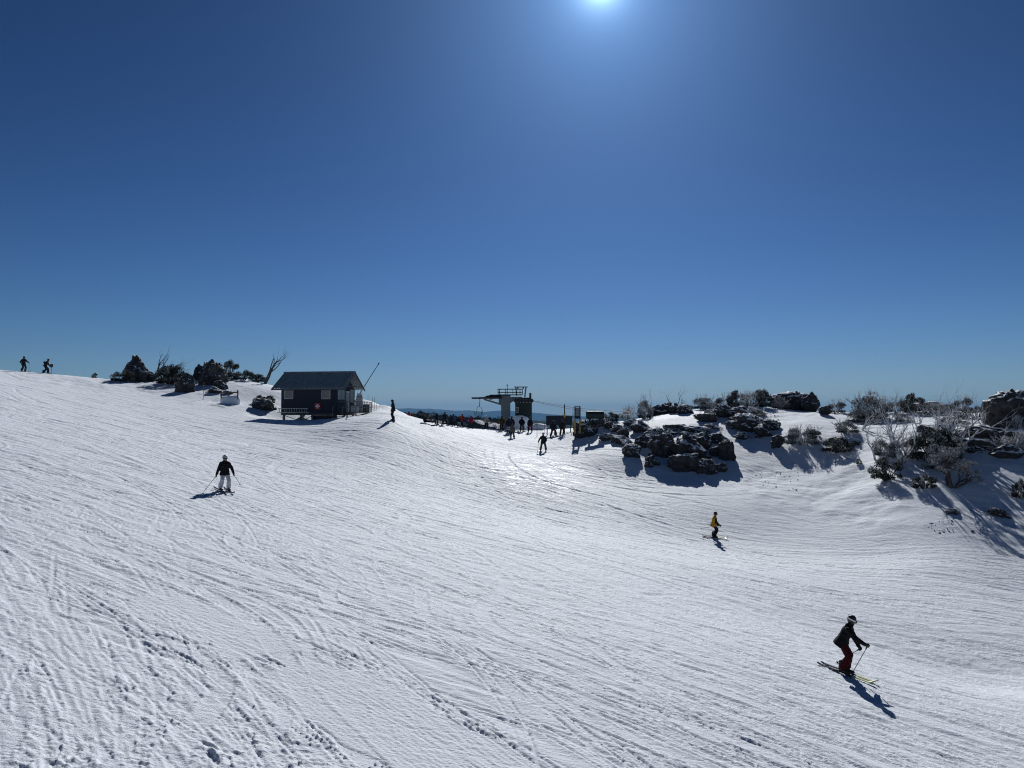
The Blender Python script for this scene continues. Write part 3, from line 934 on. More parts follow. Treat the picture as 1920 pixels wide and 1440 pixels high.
    mb.ecap(neck - spine * .10 * s, neck + hup * .075 * s, .100 * s, .084 * s)
    for i in (0, 1): mb.ecap(neck - spine * .04 * s, sh[i], .070 * s, .086 * s)
    if sleeves is None:
        for i in (0, 1):
            mb.ecap(sh[i], elb[i], .092 * s, .078 * s); mb.ecap(elb[i], hp[i] - (hp[i] - elb[i]).normalized() * .02, .078 * s, .062 * s)
        # hood lying on the back
        mb.ecap(neck - fw * .09 * s + lf * .05 * s, neck - fw * .09 * s - lf * .05 * s, .06 * s, .06 * s)
    j = mb.build(jname, jm, body); grow(j, vox, 5 if fine else 3, .007 if fine else .006, 11)
    if sleeves is not None:
        sm = fab('sleeve %.3f %.3f %.3f' % tuple(sleeves), sleeves)
        for i in (0, 1):
            mb = MB()
            mb.ecap(sh[i] - lf * (.02 if i == 0 else -.02) * s, elb[i], .092 * s, .068 * s); mb.ecap(elb[i], hp[i] - (hp[i] - elb[i]).normalized() * .02, .068 * s, .05 * s)
            mb.ecap(sh[i] + fw * .07 * s - spine * .02, sh[i] + fw * .085 * s - spine * .36 * s - lf * (.06 if i == 0 else -.06) * s, (.085 * s, .05 * s), (.085 * s, .05 * s), lf)
            o = mb.build('sleeve', sm, body); grow(o, vox, 4, .006, 12 + i)
    tm = fab('trousers %.3f %.3f %.3f' % tuple(trousers), trousers)
    mb = MB()
    mb.ecap(hipc - up * .10 * s, hipc + spine * .10 * s, (.165 * s, .135 * s), (.155 * s, .12 * s), lf)
    for i in (0, 1):
        mb.ecap(hips[i] - up * .02 * s, knees[i], .112 * s, .098 * s)
        mb.ecap(knees[i], ank[i] + up * .08 * s, .100 * s, .108 * s, (0, 1, 0), 12)
    o = mb.build('trousers', tm, body); grow(o, vox, 5 if fine else 3, .008 if fine else .006, 17)
    for i in (0, 1):
        mb = MB(); f = feet[i]
        mb.ecap(f + up * .09 * s - sf * .07 * s, f + up * .30 * s - sf * .045 * s, (.062 * s, .075 * s), (.068 * s, .085 * s), sl)
        mb.ecap(f + up * .055 * s - sf * .09 * s, f + up * .05 * s + sf * .17 * s, (.052 * s, .05 * s), (.046 * s, .04 * s), sl)
        for q in (.10, .18, .25): mb.cbox(f + up * q * s + sf * .045 * s, (.05 * s, .10 * s, .022 * s), Matrix.Rotation(sa, 3, 'Z'))
        mb.cbox(f + up * .02 * s + sf * .03 * s, (.30 * s, .08 * s, .03 * s), Matrix.Rotation(sa, 3, 'Z'))
        mb.build('boot', M_BLACK, body, True)
    # helmet, goggles
    hm_ = M_HELM[helmet]
    mb = MB()
    mb.ecap(headc + hup * .015 * s - hdir * .015 * s, headc + hup * .055 * s - hdir * .01 * s, (.108 * s, .125 * s), (.104 * s, .122 * s), hl, 16)
    o = mb.build('helmet', hm_, body, True)
    if fine:
        for k in (1, -1):
            MB().ecap(headc + hl * k * .088 * s + hup * .02 * s - hdir * .01 * s, headc + hl * k * .085 * s - hup * .055 * s, (.03 * s, .045 * s), (.025 * s, .035 * s), hl).build('ear_guard', hm_, o, True)
    if goggles:
        mb = MB()
        mb.ecap(headc + hdir * .095 * s + hl * .045 * s + hup * .012 * s, headc + hdir * .095 * s - hl * .045 * s + hup * .012 * s, .042 * s, .042 * s, hup)
        g = mb.build('goggles', M_VISOR, body, True)
        pts = []
        for k in range(17):
            t = 2 * math.pi * k / 16
            pts.append(headc + hup * .03 * s + hl * math.sin(t) * .113 * s + hdir * (math.cos(t) * .132 * s - .012 * s))
        mb = MB()
        for k in range(16): mb.bar(pts[k], pts[k + 1], .010 * s, .036 * s, hup)
        mb.build('strap', M_HELM['white'] if band == 'white' else M_BLACK, g)
    # gloves: palm, four fingers curled round the grip, thumb
    for i in (0, 1):
        mb = MB()
        d = (hp[i] - elb[i]).normalized()
        side = lf if i == 0 else -lf
        inn = (-side - d * (-side).dot(d)).normalized()
        n_ = d.cross(inn).normalized()
        wd = n_ if n_.z > 0 else -n_
        c = hp[i]
        mb.ecap(c - d * .03 * s, c + d * .005 * s, .046 * s, .05 * s)
        mb.ecap(c + d * .01 * s, c + d * .065 * s, (.046 * s, .026 * s), (.044 * s, .024 * s), wd)
        for q, (o_, ln_) in enumerate(((.034, .040), (.012, .046), (-.011, .043), (-.032, .035))):
            b0 = c + d * .075 * s + wd * o_ * s
            b1 = b0 + d * ln_ * .8 * s + inn * .014 * s
            b2 = b1 - d * .006 * s + inn * ln_ * .8 * s
            b3 = b2 - d * ln_ * .6 * s + inn * .004 * s
            mb.ecap(b0, b1, .0135 * s, .013 * s, n=7); mb.ecap(b1, b2, .013 * s, .012 * s, n=7); mb.ecap(b2, b3, .012 * s, .011 * s, n=7)
        t0 = c + d * .015 * s + wd * .035 * s; t1 = t0 + d * .035 * s + wd * .022 * s + inn * .022 * s
        mb.ecap(t0, t1, .017 * s, .015 * s, n=7); mb.ecap(t1, t1 + d * .025 * s + inn * .026 * s, .015 * s, .012 * s, n=7)
        mb.build('glove', M_BLACK, body, True)
    short = (name or label)
    # --- what the person stands on and holds: things of their own
    if gear == 'skis':
        for i, f in enumerate(feet):
            wa = sa + rad(wedge) * (-1 if i == 0 else 1)
            ski(P, f, Vector((math.cos(wa), math.sin(wa), 0)), ski_len * s, ski_mat or M_SKID, 'ski under the %s boot of %s' % ('left' if i == 0 else 'right', short))
    elif gear == 'board':
        d = sl
        ski(P, base, Vector((d[0], d[1], 0)), 1.5, M_SKID, 'snowboard under the boots of %s' % short, width=.26, name='snowboard')
    if poles:
        for i in (0, 1):
            if poles[i] is None: continue
            tip = base + L(*poles[i])
            if poles[i][2] <= 0.001: tip.z = gnd(tip) - .03
            d = (hp[i] - elb[i]).normalized()
            side = lf if i == 0 else -lf
            grip = hp[i] + d * .07 * s - side * .012 * s
            ski_pole(P, grip, tip, 'ski pole in the %s hand of %s' % ('left' if i == 0 else 'right', short), fine)
    return body

def ski(P, foot, d, ln, mat, label, width=.10, name='ski'):
    l = Vector((-d.y, d.x, 0))
    x0, y0 = P[0] + foot[0], P[1] + foot[1]
    a = gz(x0 - d.x * ln * .45, y0 - d.y * ln * .45); b = gz(x0 + d.x * ln * .5, y0 + d.y * ln * .5); c = gz(x0, y0)
    o = empty(name, (x0, y0, c + .035))
    tag(o, label, 'snowboard' if name == 'snowboard' else 'ski', 'snowboards on the snow' if name == 'snowboard' else 'skis worn by the people on the slope')
    N = 18; vs = []; fs = []
    for k in range(N + 1):
        t = k / N; q = -.45 + .97 * t
        w = width / 2 * (1 - .25 * math.sin(math.pi * t)) * min(1, .25 + (1 - abs(2 * t - 1)) * 9) ** .5
        z = (a + (b - a) * (q + .45) / .95) - c
        z = z * (1 if q < 0 else 1)
        tipz = .10 * max(0, (t - .86) / .14) ** 2 + .03 * max(0, (.06 - t) / .06)
        cpt = Vector((d.x, d.y, 0)) * (q * ln)
        for sgn, dz in ((-1, .012), (1, .012), (1, -.008), (-1, -.008)):
            vs.append(cpt + l * (w * sgn) + Vector((0, 0, z + tipz + dz)))
    for k in range(N):
        for e in range(4):
            i0 = k * 4 + e; i1 = k * 4 + (e + 1) % 4
            fs.append((i0, i1, i1 + 4, i0 + 4))
    fs.append((3, 2, 1, 0)); fs.append((N * 4, N * 4 + 1, N * 4 + 2, N * 4 + 3))
    mb = MB().add(vs, fs)
    bo = mb.build('deck' if name == 'snowboard' else 'blade', [M_SKID, mat], o)
    bo.data.polygons.foreach_set('material_index', [1 if (k // 4) / N > .60 and (k // 4) / N < .93 else 0 for k in range(len(fs))])
    R = Matrix.Rotation(math.atan2(d.y, d.x), 3, 'Z')
    for q in ((-.16, .16) if name == 'ski' else (-.25, .25)):
        MB().cbox(Vector((d.x, d.y, 0)) * q + Vector((0, 0, .03)), (.09, width * .8, .045), R).build('binding', M_BLACK, o)
    return o

def ski_pole(P, grip, tip, label, fine):
    o = empty('ski_pole', Vector(P) + tip)
    tag(o, label, 'ski pole', 'ski poles held by the skiers')
    g = grip - tip; u = g.normalized()
    r = .011 if fine else .014
    MB().tube([Vector((0, 0, 0)), u * .06, g], [.004, r * .8, r], 6).build('shaft', M_DARK, o, True)
    MB().tube([u * .05, u * .065, u * .08], [.012, .05, .012], 8).build('basket', M_BLACK, o, True)
    MB().ecap(g - u * .10, g + u * .05, .017, .02).build('grip', M_BLACK, o, True)

# ------------------------------------------------------------------ the ski patrol hut
HO = at(631, 774, 74.0)                       # near right bottom corner of the walls
HX = np.array([.985, -.173, 0]); HY = np.array([.173, .985, 0])
HROT = math.atan2(-.173, .985)
ORG = HO - HX * 5.7
hut = empty('patrol_hut', ORG, HROT)
tag(hut, 'dark navy timber hut on stilts with a grey corrugated gable roof and a porch', 'hut')
def hut_pt(x, y, z=0): return Vector(ORG) + Vector(HX) * x + Vector(HY) * y + Vector((0, 0, z))
def hut_g(x, y):
    p = hut_pt(x, y); return gz(p.x, p.y) - ORG[2]
WL, WD, WH = 5.7, 4.6, 2.44
def lap_wall(a, b, nrm, h0, h1, holes=()):
    """overlapping boards between two corner points, nrm = outward normal"""
    mb = MB(); a = Vector(a); b = Vector(b); n = Vector(nrm); d = (b - a); L = d.length; d = d / L
    z = h0
    while z < h1 - .01:
        z1 = min(z + .19, h1)
        segs = [(0, L)]
        for x0, x1, q0, q1 in holes:
            if q0 < z1 - .02 and q1 > z + .02:
                segs = [s for t0, t1 in segs for s in ((t0, min(t1, x0)), (max(t0, x1), t1)) if s[1] - s[0] > .02]
        for t0, t1 in segs:
            p, q = a + d * t0, a + d * t1
            up = Vector((0, 0, 1))
            v = [p + up * z + n * .028, q + up * z + n * .028, q + up * z1 + n * .008, p + up * z1 + n * .008, p + up * z - n * .05, q + up * z - n * .05, q + up * z1 - n * .05, p + up * z1 - n * .05]
            mb.add(v, [(0, 1, 2, 3), (7, 6, 5, 4), (0, 4, 5, 1), (1, 5, 6, 2), (2, 6, 7, 3), (3, 7, 4, 0)])
        z = z1
    return mb
front_holes = [(.36, 1.20, 1.40, 2.27), (4.22, 5.02, 1.37, 2.30)]
lap_wall((0, 0, 0), (WL, 0, 0), (0, -1, 0), 0, WH, front_holes).build('wall', M_NAVY, hut)
end_holes = [(.30, 1.05, 1.35, 2.28), (1.25, 1.95, 1.35, 2.28), (2.35, 3.15, .05, 2.2), (3.45, 4.2, 1.1, 2.28)]
lap_wall((WL, 0, 0), (WL, WD, 0), (1, 0, 0), 0, WH, end_holes).build('wall', M_NAVY, hut)
lap_wall((WL, WD, 0), (0, WD, 0), (0, 1, 0), 0, WH).build('wall', M_NAVY, hut)
lap_wall((0, WD, 0), (0, 0, 0), (-1, 0, 0), 0, WH).build('wall', M_NAVY, hut)
RH = 1.62                                      # ridge above the eaves
MB().prism([(0, 0), (WD, 0), (WD / 2, RH * .84)], 0, .06).build('gable', M_NAVY, hut, loc=(WL - .04, 0, WH + .003), rotz=rad(90))
MB().prism([(0, 0), (WD, 0), (WD / 2, RH * .84)], 0, .06).build('gable', M_NAVY, hut, loc=(.10, 0, WH + .003), rotz=rad(90))
MB().box(-.03, WL + .03, -.02, WD + .02, -.22, -.003).build('floor_beam', M_TRIM, hut)
for x0, x1, z0, z1 in ((.36, 1.20, 1.40, 2.27), (4.22, 5.02, 1.37, 2.30)):
    f = MB()
    f.box(x0 - .05, x0, -.06, .03, z0 - .05, z1 + .05); f.box(x1, x1 + .05, -.06, .03, z0 - .05, z1 + .05)
    f.box(x0, x1, -.06, .03, z1, z1 + .05); f.box(x0, x1, -.075, .03, z0 - .05, z0)
    w = f.build('window', M_CREAM, hut)
    MB().box(x0, x1, .0, .02, z0, z1).build('blind', M_BLIND, w)
    MB().box(x0, x1, -.03, -.022, z0, z1).build('pane', M_GLASS, w)
for y0, y1, z0, z1 in ((.30, 1.05, 1.35, 2.28), (1.25, 1.95, 1.35, 2.28), (3.45, 4.2, 1.1, 2.28)):
    f = MB(); X = WL
    f.box(X - .03, X + .06, y0 - .05, y0, z0 - .05, z1 + .05); f.box(X - .03, X + .06, y1, y1 + .05, z0 - .05, z1 + .05)
    f.box(X - .03, X + .06, y0, y1, z1, z1 + .05); f.box(X - .03, X + .075, y0, y1, z0 - .05, z0)
    w = f.build('window', M_CREAM, hut)
    MB().box(X - .02, X - .005, y0, y1, z0, z1).build('blind', M_BLIND, w)
    MB().box(X + .02, X + .028, y0, y1, z0, z1).build('pane', M_GLASS, w)
dr = MB().box(WL - .02, WL + .03, 2.37, 3.13, .06, 2.18).build('door', M_CREAM, hut)
MB().box(WL + .03, WL + .07, 3.0, 3.05, 1.0, 1.12).build('handle', M_GALV, dr)
MB().box(WL + .03, WL + .04, 2.55, 2.95, 1.25, 1.95).build('pane', M_GLASS, dr)
# corrugated roof: two sheets with ribs running down the slope
def roof_side(sgn):
    x0, x1 = -.86, WL + .98
    n = 30; per = 8
    prof = [(0, .0), (.30, .0), (.38, .085), (.54, .085), (.62, .0)]
    y_e, y_r = (-.42, WD / 2) if sgn < 0 else (WD + .42, WD / 2)
    ze, zr = WH - .10, WH + RH
    xs = []
    for k in range(n):
        for q, hgt in prof: xs.append((x0 + (x1 - x0) * (k + q) / n, hgt))
    xs.append((x1, 0))
    vs = []; fs = []
    for th in (0, -.02):
        for x, hgt in xs:
            vs.append((x, y_e, ze + hgt + th)); vs.append((x, y_r, zr + hgt + th))
    m = len(xs)
    for k in range(m - 1):
        fs.append((2 * k, 2 * k + 2, 2 * k + 3, 2 * k + 1))
        o = 2 * m
        fs.append((o + 2 * k, o + 2 * k + 1, o + 2 * k + 3, o + 2 * k + 2))
        fs.append((2 * k, o + 2 * k, o + 2 * k + 2, 2 * k + 2))
    for k in (0, m - 1): fs.append((2 * k, 2 * k + 1, 2 * m + 2 * k + 1, 2 * m + 2 * k))
    return MB().add(vs, fs).build('roof', M_ROOFM, hut)
r1_ = roof_side(-1); r2_ = roof_side(1)
MB().prism([(WD / 2 - .16, WH + RH - .05), (WD / 2, WH + RH + .07), (WD / 2 + .16, WH + RH - .05), (WD / 2 + .15, WH + RH - .08), (WD / 2, WH + RH + .045), (WD / 2 - .15, WH + RH - .08)], 0, WL + 1.9).build('ridge_cap', M_ROOFM, hut, loc=(WL + 1.0, 0, 0), rotz=rad(90))
for xx in (-.84, WL + .96):
    for sgn in (0, 1):
        ye = -.42 if sgn == 0 else WD + .42
        MB().bar((xx, ye, WH - .20), (xx, WD / 2, WH + RH - .10), .04, .17).build('bargeboard', M_TRIM, hut)
MB().box(-.84, WL + .94, -.40, -.36, WH - .25, WH - .12).build('fascia', M_TRIM, hut)
for x in (WL + .9,):
    MB().bar((x, .1, WH + .15), (x, WD - .1, WH + .15), .09).build('tie_beam', M_TRIM, hut)
    MB().bar((x, WD / 2 - .8, WH + .9), (x, WD / 2 + .8, WH + .9), .07).build('tie_beam', M_TRIM, hut)
for x, y in ((.25, .08), (2.05, .08), (3.2, .08), (WL - .1, .08), (.25, WD - .1), (2.9, WD - .1), (WL - .1, WD - .1)):
    MB().box(x - .09, x + .09, y - .09, y + .09, hut_g(x, y) - .4, -.22).build('stilt', M_GREYP, hut)
MB().bar((.3, .1, -.25), (2.0, .1, hut_g(2, .1) + .1), .05).build('brace', M_GREYP, hut)
MB().bar((2.1, .1, hut_g(2.1, .1) + .1), (3.2, .1, -.25), .05).build('brace', M_GREYP, hut)
MB().box(3.0, 4.65, .3, 2.2, hut_g(3.8, .3) - .3, -.23).build('undercroft', M_DARK, hut)
# porch
for k in range(9):
    y = .25 + k * .47
    MB().box(WL + .04, WL + 1.95, y, y + .44, -.02, .05).build('deck_board', M_WOOD, hut)
for x, y in ((WL + 1.85, .3), (WL + 1.85, WD - .2), (WL + .95, .3)):
    MB().box(x - .05, x + .05, y - .05, y + .05, hut_g(x, y) - .3, 1.12).build('porch_post', M_GREYP, hut)
for y in (.3, WD - .2):
    for z in (.55, 1.08): MB().bar((WL + .1, y, z), (WL + 1.9, y, z), .045).build('rail', M_GREYP, hut)
for z in (.55, 1.08): MB().bar((WL + 1.85, .35, z), (WL + 1.85, WD - .25, z), .045).build('rail', M_GREYP, hut)
for k in range(8):
    y = .75 + k * .45
    MB().box(WL + 1.83, WL + 1.87, y, y + .04, .06, 1.06).build('baluster', M_GREYP, hut)
gst = hut_g(WL + .5, -.9)
for k in range(4):
    q = (k + .5) / 4
    y = .2 - 1.1 * (1 - q); z = gst + (-.0 - gst) * q
    MB().box(WL - .05, WL + .85, y - .13, y + .13, z - .03, z + .02).build('step', M_WOOD, hut)
for x in (WL - .08, WL + .88):
    MB().bar((x, -.95, gst - .1), (x, .25, -.05), .05, .2).build('stringer', M_WOOD, hut)
for x in (WL - .08, WL + .88):
    MB().box(x - .025, x + .025, -.75, -.70, gst - .1, gst + 1.05).build('porch_post', M_GREYP, hut)
    MB().bar((x, -.72, gst + 1.0), (x, .28, 1.08), .04).build('rail', M_GREYP, hut)

# red sign with a white cross on the hut wall
sg = empty('first_aid_sign', hut_pt(3.78, -.035, .62), HROT)
tag(sg, 'square red sign with a white cross on the navy hut wall', 'sign')
MB().box(-.29, .29, -.03, 0, -.27, .30).build('board', M_RED, sg)
c = MB(); c.box(-.075, .075, -.042, -.031, -.20, .225); c.box(-.215, -.075, -.042, -.031, -.06, .085); c.box(.075, .215, -.042, -.031, -.06, .085)
c.build('cross', M_WHITE, sg)
# aluminium ladder hung along the wall
ld = empty('ladder', hut_pt(1.28, -.06, .23), HROT)
tag(ld, 'pale aluminium ladder hung lengthways along the front of the hut', 'ladder')
MB().box(-1.62, 1.62, -.06, -.01, -.22, -.155).build('stile', M_GALV, ld); MB().box(-1.55, 1.55, -.06, -.01, .155, .22).build('stile', M_GALV, ld)
for k in range(12): MB().box(-1.42 + k * .258 - .02, -1.42 + k * .258 + .02, -.055, -.015, -.155, .155).build('rung', M_GALV, ld)
# leaning mast behind the hut
pm = hut_pt(WL + .55, WD + 1.0)
b0 = Vector((pm.x, pm.y, gz(pm.x, pm.y) - .3)); m1 = Vector(at(710, 682, pm.y + .3))
ms = empty('mast', b0); tag(ms, 'thin dark mast leaning to the right behind the hut roof', 'mast')
m0 = Vector(at(684, 723, pm.y)); u = (m1 - m0).normalized(); k = (m0.z - b0.z) / u.z; b1 = m0 - u * k
ms.location = b1
MB().tube([Vector((0, 0, 0)), m1 - b1], [.05, .032], 8).build('pole', M_DARK, ms, True)
MB().ecap(m1 - b1 - u * .05, m1 - b1 + u * .06, .065, .065).build('cap', M_DARK, ms, True)
# things on the porch
bx = empty('storage_box', hut_pt(WL + 1.45, 1.0, .055), HROT); tag(bx, 'pale box at the near end of the hut porch by the railing', 'box')
MB().box(-.3, .3, -.25, .25, 0, .62).build('body', M_CREAM, bx); MB().box(-.32, .32, -.27, .27, .62, .67).build('lid', M_TRIM, bx)
bx = empty('storage_box', hut_pt(WL + 1.45, 3.8, .055), HROT); tag(bx, 'black box at the far right end of the hut porch', 'box')
MB().box(-.34, .34, -.35, .35, 0, .75).build('body', M_BLACK, bx); MB().box(-.36, .36, -.37, .37, .75, .80).build('lid', M_TRIM, bx)
tb = empty('rescue_sled', hut_pt(WL + 1.35, 2.5, .055), HROT); tag(tb, 'grey rescue sled stood on end on the hut porch', 'sled')
MB().prism([(-.28, 0), (.28, 0), (.30, 1.5), (.18, 1.86), (-.18, 1.86), (-.30, 1.5)], -.08, .08).build('hull', M_CREAM, tb)
for z in (.45, 1.0, 1.5): MB().box(-.31, .31, -.095, -.082, z, z + .06).build('strap', M_BLACK, tb)
for k in (-1, 1): MB().tube([(k * .25, 0, 1.5), (k * .25, 0, 2.05)], .022, 6).build('handle', M_GALV, tb)
def marker_pole(px, py0, py1, mat, label, lean=0, Y=None, r=.018, grp='thin marker poles stuck in the snow'):
    p = hit(px, py1) if Y is None else at(px, py1, Y)
    hgt = (py1 - py0) * math.hypot(p[0], p[1]) / F
    o = MB().tube([(0, 0, -.3), (lean * hgt, 0, hgt)], [r, r * .8], 6).build('marker_pole', mat, smooth=True, loc=p)
    return tag(o, label, 'pole', grp)
marker_pole(381, 719, 749, M_ORANGE, 'orange pole in the snow left of the timber frame', .03, r=.028)
for px, y0, y1, lb in ((689.5, 741, 765, 'bamboo pole rising just behind the far porch rail'), (698, 745, 766, 'bamboo pole in the snow right of the hut, nearest the porch'), (702, 745, 767, 'tallest bamboo pole on the bank right of the hut'), (706, 756, 768, 'short bamboo stub on the bank right of the hut')):
    marker_pole(px, y0, y1, M_BAMBOO, lb, .02, r=.022)
# low timber frame left of the hut
p = hit(430, 757)
fr = empty('timber_frame', p, rad(-14)); tag(fr, 'low dark timber rail frame half buried in snow left of the hut', 'fence')
k = math.hypot(p[0], p[1]) / F
MB().box(-16.5 * k - .05, -16.5 * k + .05, -.05, .05, -.4, 23.5 * k).build('post', M_WOOD, fr); MB().box(16.5 * k - .05, 16.5 * k + .05, -.05, .05, -.4, 24 * k).build('post', M_WOOD, fr)
MB().box(-1.2 * k - .04, -1.2 * k + .04, -.03, .03, .3, 19 * k).build('post', M_WOOD, fr)
MB().box(-16 * k, 16 * k, -.075, -.05, 18.6 * k, 20.8 * k).build('rail', M_WOOD, fr)
sp_ = MB().ecap((-13 * k, .15, .15), (13 * k, .15, .2), (.35, .62), (.35, .66), (0, 1, 0), 14).build('snow_bank', M_SNOW, smooth=True, loc=p, rotz=rad(-14)); tag(sp_, 'bank of snow heaped under the low timber frame', 'snow bank')

# ------------------------------------------------------------------ the chairlift top station
LY = 92.0; LK = LY / F
lg = gz((950 - 960) * LK, LY)
def lx(px): return (px - 948.5) * LK
def lz(py): return at(948.5, py, LY)[2] - lg
LO = (at(948.5, 800, LY)[0], LY, lg)
ls = empty('chairlift_station', LO); tag(ls, 'grey steel chairlift top station with a railed platform over a broad column', 'chairlift station')
cz = lz(742)
MB().box(lx(939.7), lx(957), -.5, .5, -1.0, cz).build('column', M_GREYP, ls)
MB().box(lx(939.0), lx(957.7), -.56, .56, cz, cz + .06).build('column_cap', M_DARK, ls)
MB().prism([(lx(957), lz(744)), (lx(979), lz(744)), (lx(979), lz(748)), (lx(968), lz(751)), (lx(961.5), lz(753)), (lx(957), lz(756))], -.42, .42).build('gantry_arm', M_GREYP, ls)
MB().box(lx(935), lx(979), -1.0, 1.0, cz + .062, cz + .14).build('platform', M_DARK, ls)
rl = MB()
for y in (-.95, .95):
    for px in (933.8, 936.6, 947.6, 961.6, 975, 979.5): rl.tube([(lx(px), y, cz + .1), (lx(px), y, lz(729.6))], .03, 6)
    for py in (729.8, 735.7): rl.tube([(lx(933.8), y, lz(py)), (lx(979.5), y, lz(py))], .028, 6)
for px in (933.8, 979.5):
    for py in (729.8, 735.7): rl.tube([(lx(px), -.95, lz(py)), (lx(px), .95, lz(py))], .028, 6)
rl.build('railing', M_DARK, ls)
MB().tube([(lx(951.2), -.2, cz), (lx(951), -.2, lz(722))], .035, 6).build('antenna', M_DARK, ls)
MB().cbox((lx(951), -.2, lz(722.4)), (.14, .14, .16)).build('antenna_head', M_DARK, ls)
for a_, b_ in (((969, 742), (967.2, 726.2)), ((984, 744.5), (986, 726.2))):
    for y in (-.35, .35): MB().bar((lx(a_[0]), y, lz(a_[1])), (lx(b_[0]), y, lz(b_[1])), .15, .15, (0, 1, 0)).build('frame_post', M_GREYP, ls)
MB().box(lx(964), lx(989.8), -.5, .5, lz(726.3), lz(725)).build('frame_beam', M_GREYP, ls)
for px in (971, 981): MB().cbox((lx(px), 0, lz(727.8)), (.16, .3, .16)).build('pulley', M_DARK, ls)
MB().box(lx(992.4), lx(996.2), -.35, .35, lz(748), lz(737)).build('control_box', M_GREEN, ls)
MB().box(lx(979), lx(996), -.40, .40, lz(748.6), lz(745.6)).build('sheave_beam', M_DARK, ls)
for k_ in range(6):
    o = MB().tube([(0, -.10, 0), (0, .10, 0)], .24, 14).build('sheave', M_DARK, ls, loc=(lx(967 + k_ * 5.9), -.55 + .0 * k_, lz(751.5)))
# bullwheel seen edge on, with its boom
wh = MB().tube([(0, 0, -.10), (0, 0, .10)], 1.45, 28).build('bullwheel', M_DARK, ls, loc=(lx(920), 0, lz(746.3)))
MB().tube([(0, 0, -.2), (0, 0, .35)], .22, 12).build('hub', M_GREYP, wh)
MB().box(lx(885), lx(940), -.95, -.80, lz(747.9), lz(745.2)).build('guide_rail', M_DARK, ls)
MB().box(lx(885), lx(940), .80, .95, lz(747.9), lz(745.2)).build('guide_rail', M_DARK, ls)
MB().bar((lx(907), 0, lz(748.5)), (lx(940), 0, lz(758.3)), .2, .14, (0, 1, 0)).build('strut', M_GREYP, ls)
MB().prism([(lx(907), lz(745)), (lx(913), lz(741.8)), (lx(919), lz(741.8)), (lx(919), lz(740)), (lx(941), lz(740)), (lx(941), lz(745))], -.35, .35).build('drive_housing', M_DARK, ls)
MB().box(lx(935), lx(941), -.3, .3, lz(757), lz(741)).build('bracket', M_GREYP, ls)

def chair(loc, s, label, yaw):
    o = empty('lift_chair', loc, yaw); tag(o, label, 'chair', 'chairs hanging from the chairlift')
    MB().tube([(0, 0, 0), (.02, 0, -.25 * s), (-.06, 0, -.95 * s)], .04 * s, 6).build('hanger', M_DARK, o, True)
    for k in (-1, 1):
        MB().tube([(-.06, 0, -.95 * s), (-.06 + k * .22 * s, 0, -1.02 * s), (-.06 + k * .40 * s, 0, -1.45 * s), (-.06 + k * .46 * s, 0, -1.95 * s)], .026 * s, 6).build('side_frame', M_DARK, o, True)
        MB().tube([(-.06 + k * .40 * s, 0, -1.45 * s), (-.06 + k * .45 * s, -.42 * s, -1.55 * s), (-.06 + k * .46 * s, -.40 * s, -1.95 * s)], .022 * s, 6).build('armrest', M_DARK, o, True)
    MB().box(-.06 - .45 * s, -.06 + .45 * s, -.45 * s, .02, -2.0 * s, -1.94 * s).build('seat', M_DARK, o)
    for z in (-1.75, -1.6): MB().bar((-.06 - .42 * s, .01, z * s), (-.06 + .42 * s, .01, z * s), .03, .06).build('back_slat', M_GREYP, o)
    return o
chair(at(899.6, 747.5, LY - .87), .98, 'empty metal lift chair hanging from the left end of the lift boom', rad(-20))
chair(at(1074.5, 763, LY - 14), .62, 'lift chair hanging from the cable behind the yellow legged sign', rad(70))
# hauling cables going away to the right
for dy, p1, lb in ((-.55, (1180, 778), 'lower hauling cable running right from the lift station'), (.55, (1180, 772), 'upper hauling cable running right from the lift station')):
    a_ = Vector(at(997, 752 if dy < 0 else 750.5, LY + dy)); b_ = Vector(at(p1[0], p1[1], 74 + dy))
    pts = [a_ + (b_ - a_) * t + Vector((0, 0, -.25 * math.sin(math.pi * t))) for t in np.linspace(0, 1, 14)]
    o = MB().tube([q - a_ for q in pts], .022, 5).build('lift_cable', M_DARK, loc=a_); tag(o, lb, 'cable', 'cables of the chairlift')
# operator cabin beside the column
cb = empty('operator_cabin', (at(981.5, 790, 93.4)[0], 93.4, gz(at(981.5, 790, 93.4)[0], 93.4))); tag(cb, 'dark green lift operator cabin with a snowy flat roof right of the column', 'cabin')
ck = 93.4 / F; z0 = at(980, 785, 93.4)[2] - cb.location.z; zt = at(980, 756.5, 93.4)[2] - cb.location.z
MB().box(-15.5 * ck, 15.5 * ck, -.8, .9, -.5, zt).build('wall', M_GREEN, cb)
MB().box(-16 * ck, 16 * ck, -.88, .98, zt + .003, zt + .10).build('roof', M_DARK, cb)
MB().ecap((-12 * ck, 0, zt + .1), (11 * ck, 0, zt + .1), (.75, .10), (.7, .07), (0, 1, 0), 12).build('roof_snow', M_SNOW, cb, True)
wf = MB().box(-14.5 * ck, -9.5 * ck, -.83, -.803, zt - 1.15, zt - .45).build('window', M_CREAM, cb)
MB().box(-13.9 * ck, -10.1 * ck, -.845, -.832, zt - 1.08, zt - .52).build('pane', M_GLASS, wf)
for k_ in range(7): MB().box((-8 + k_ * 3.2) * ck, (-7.4 + k_ * 3.2) * ck, -.825, -.801, -.5, zt - .02).build('batten', M_GREEN, cb)
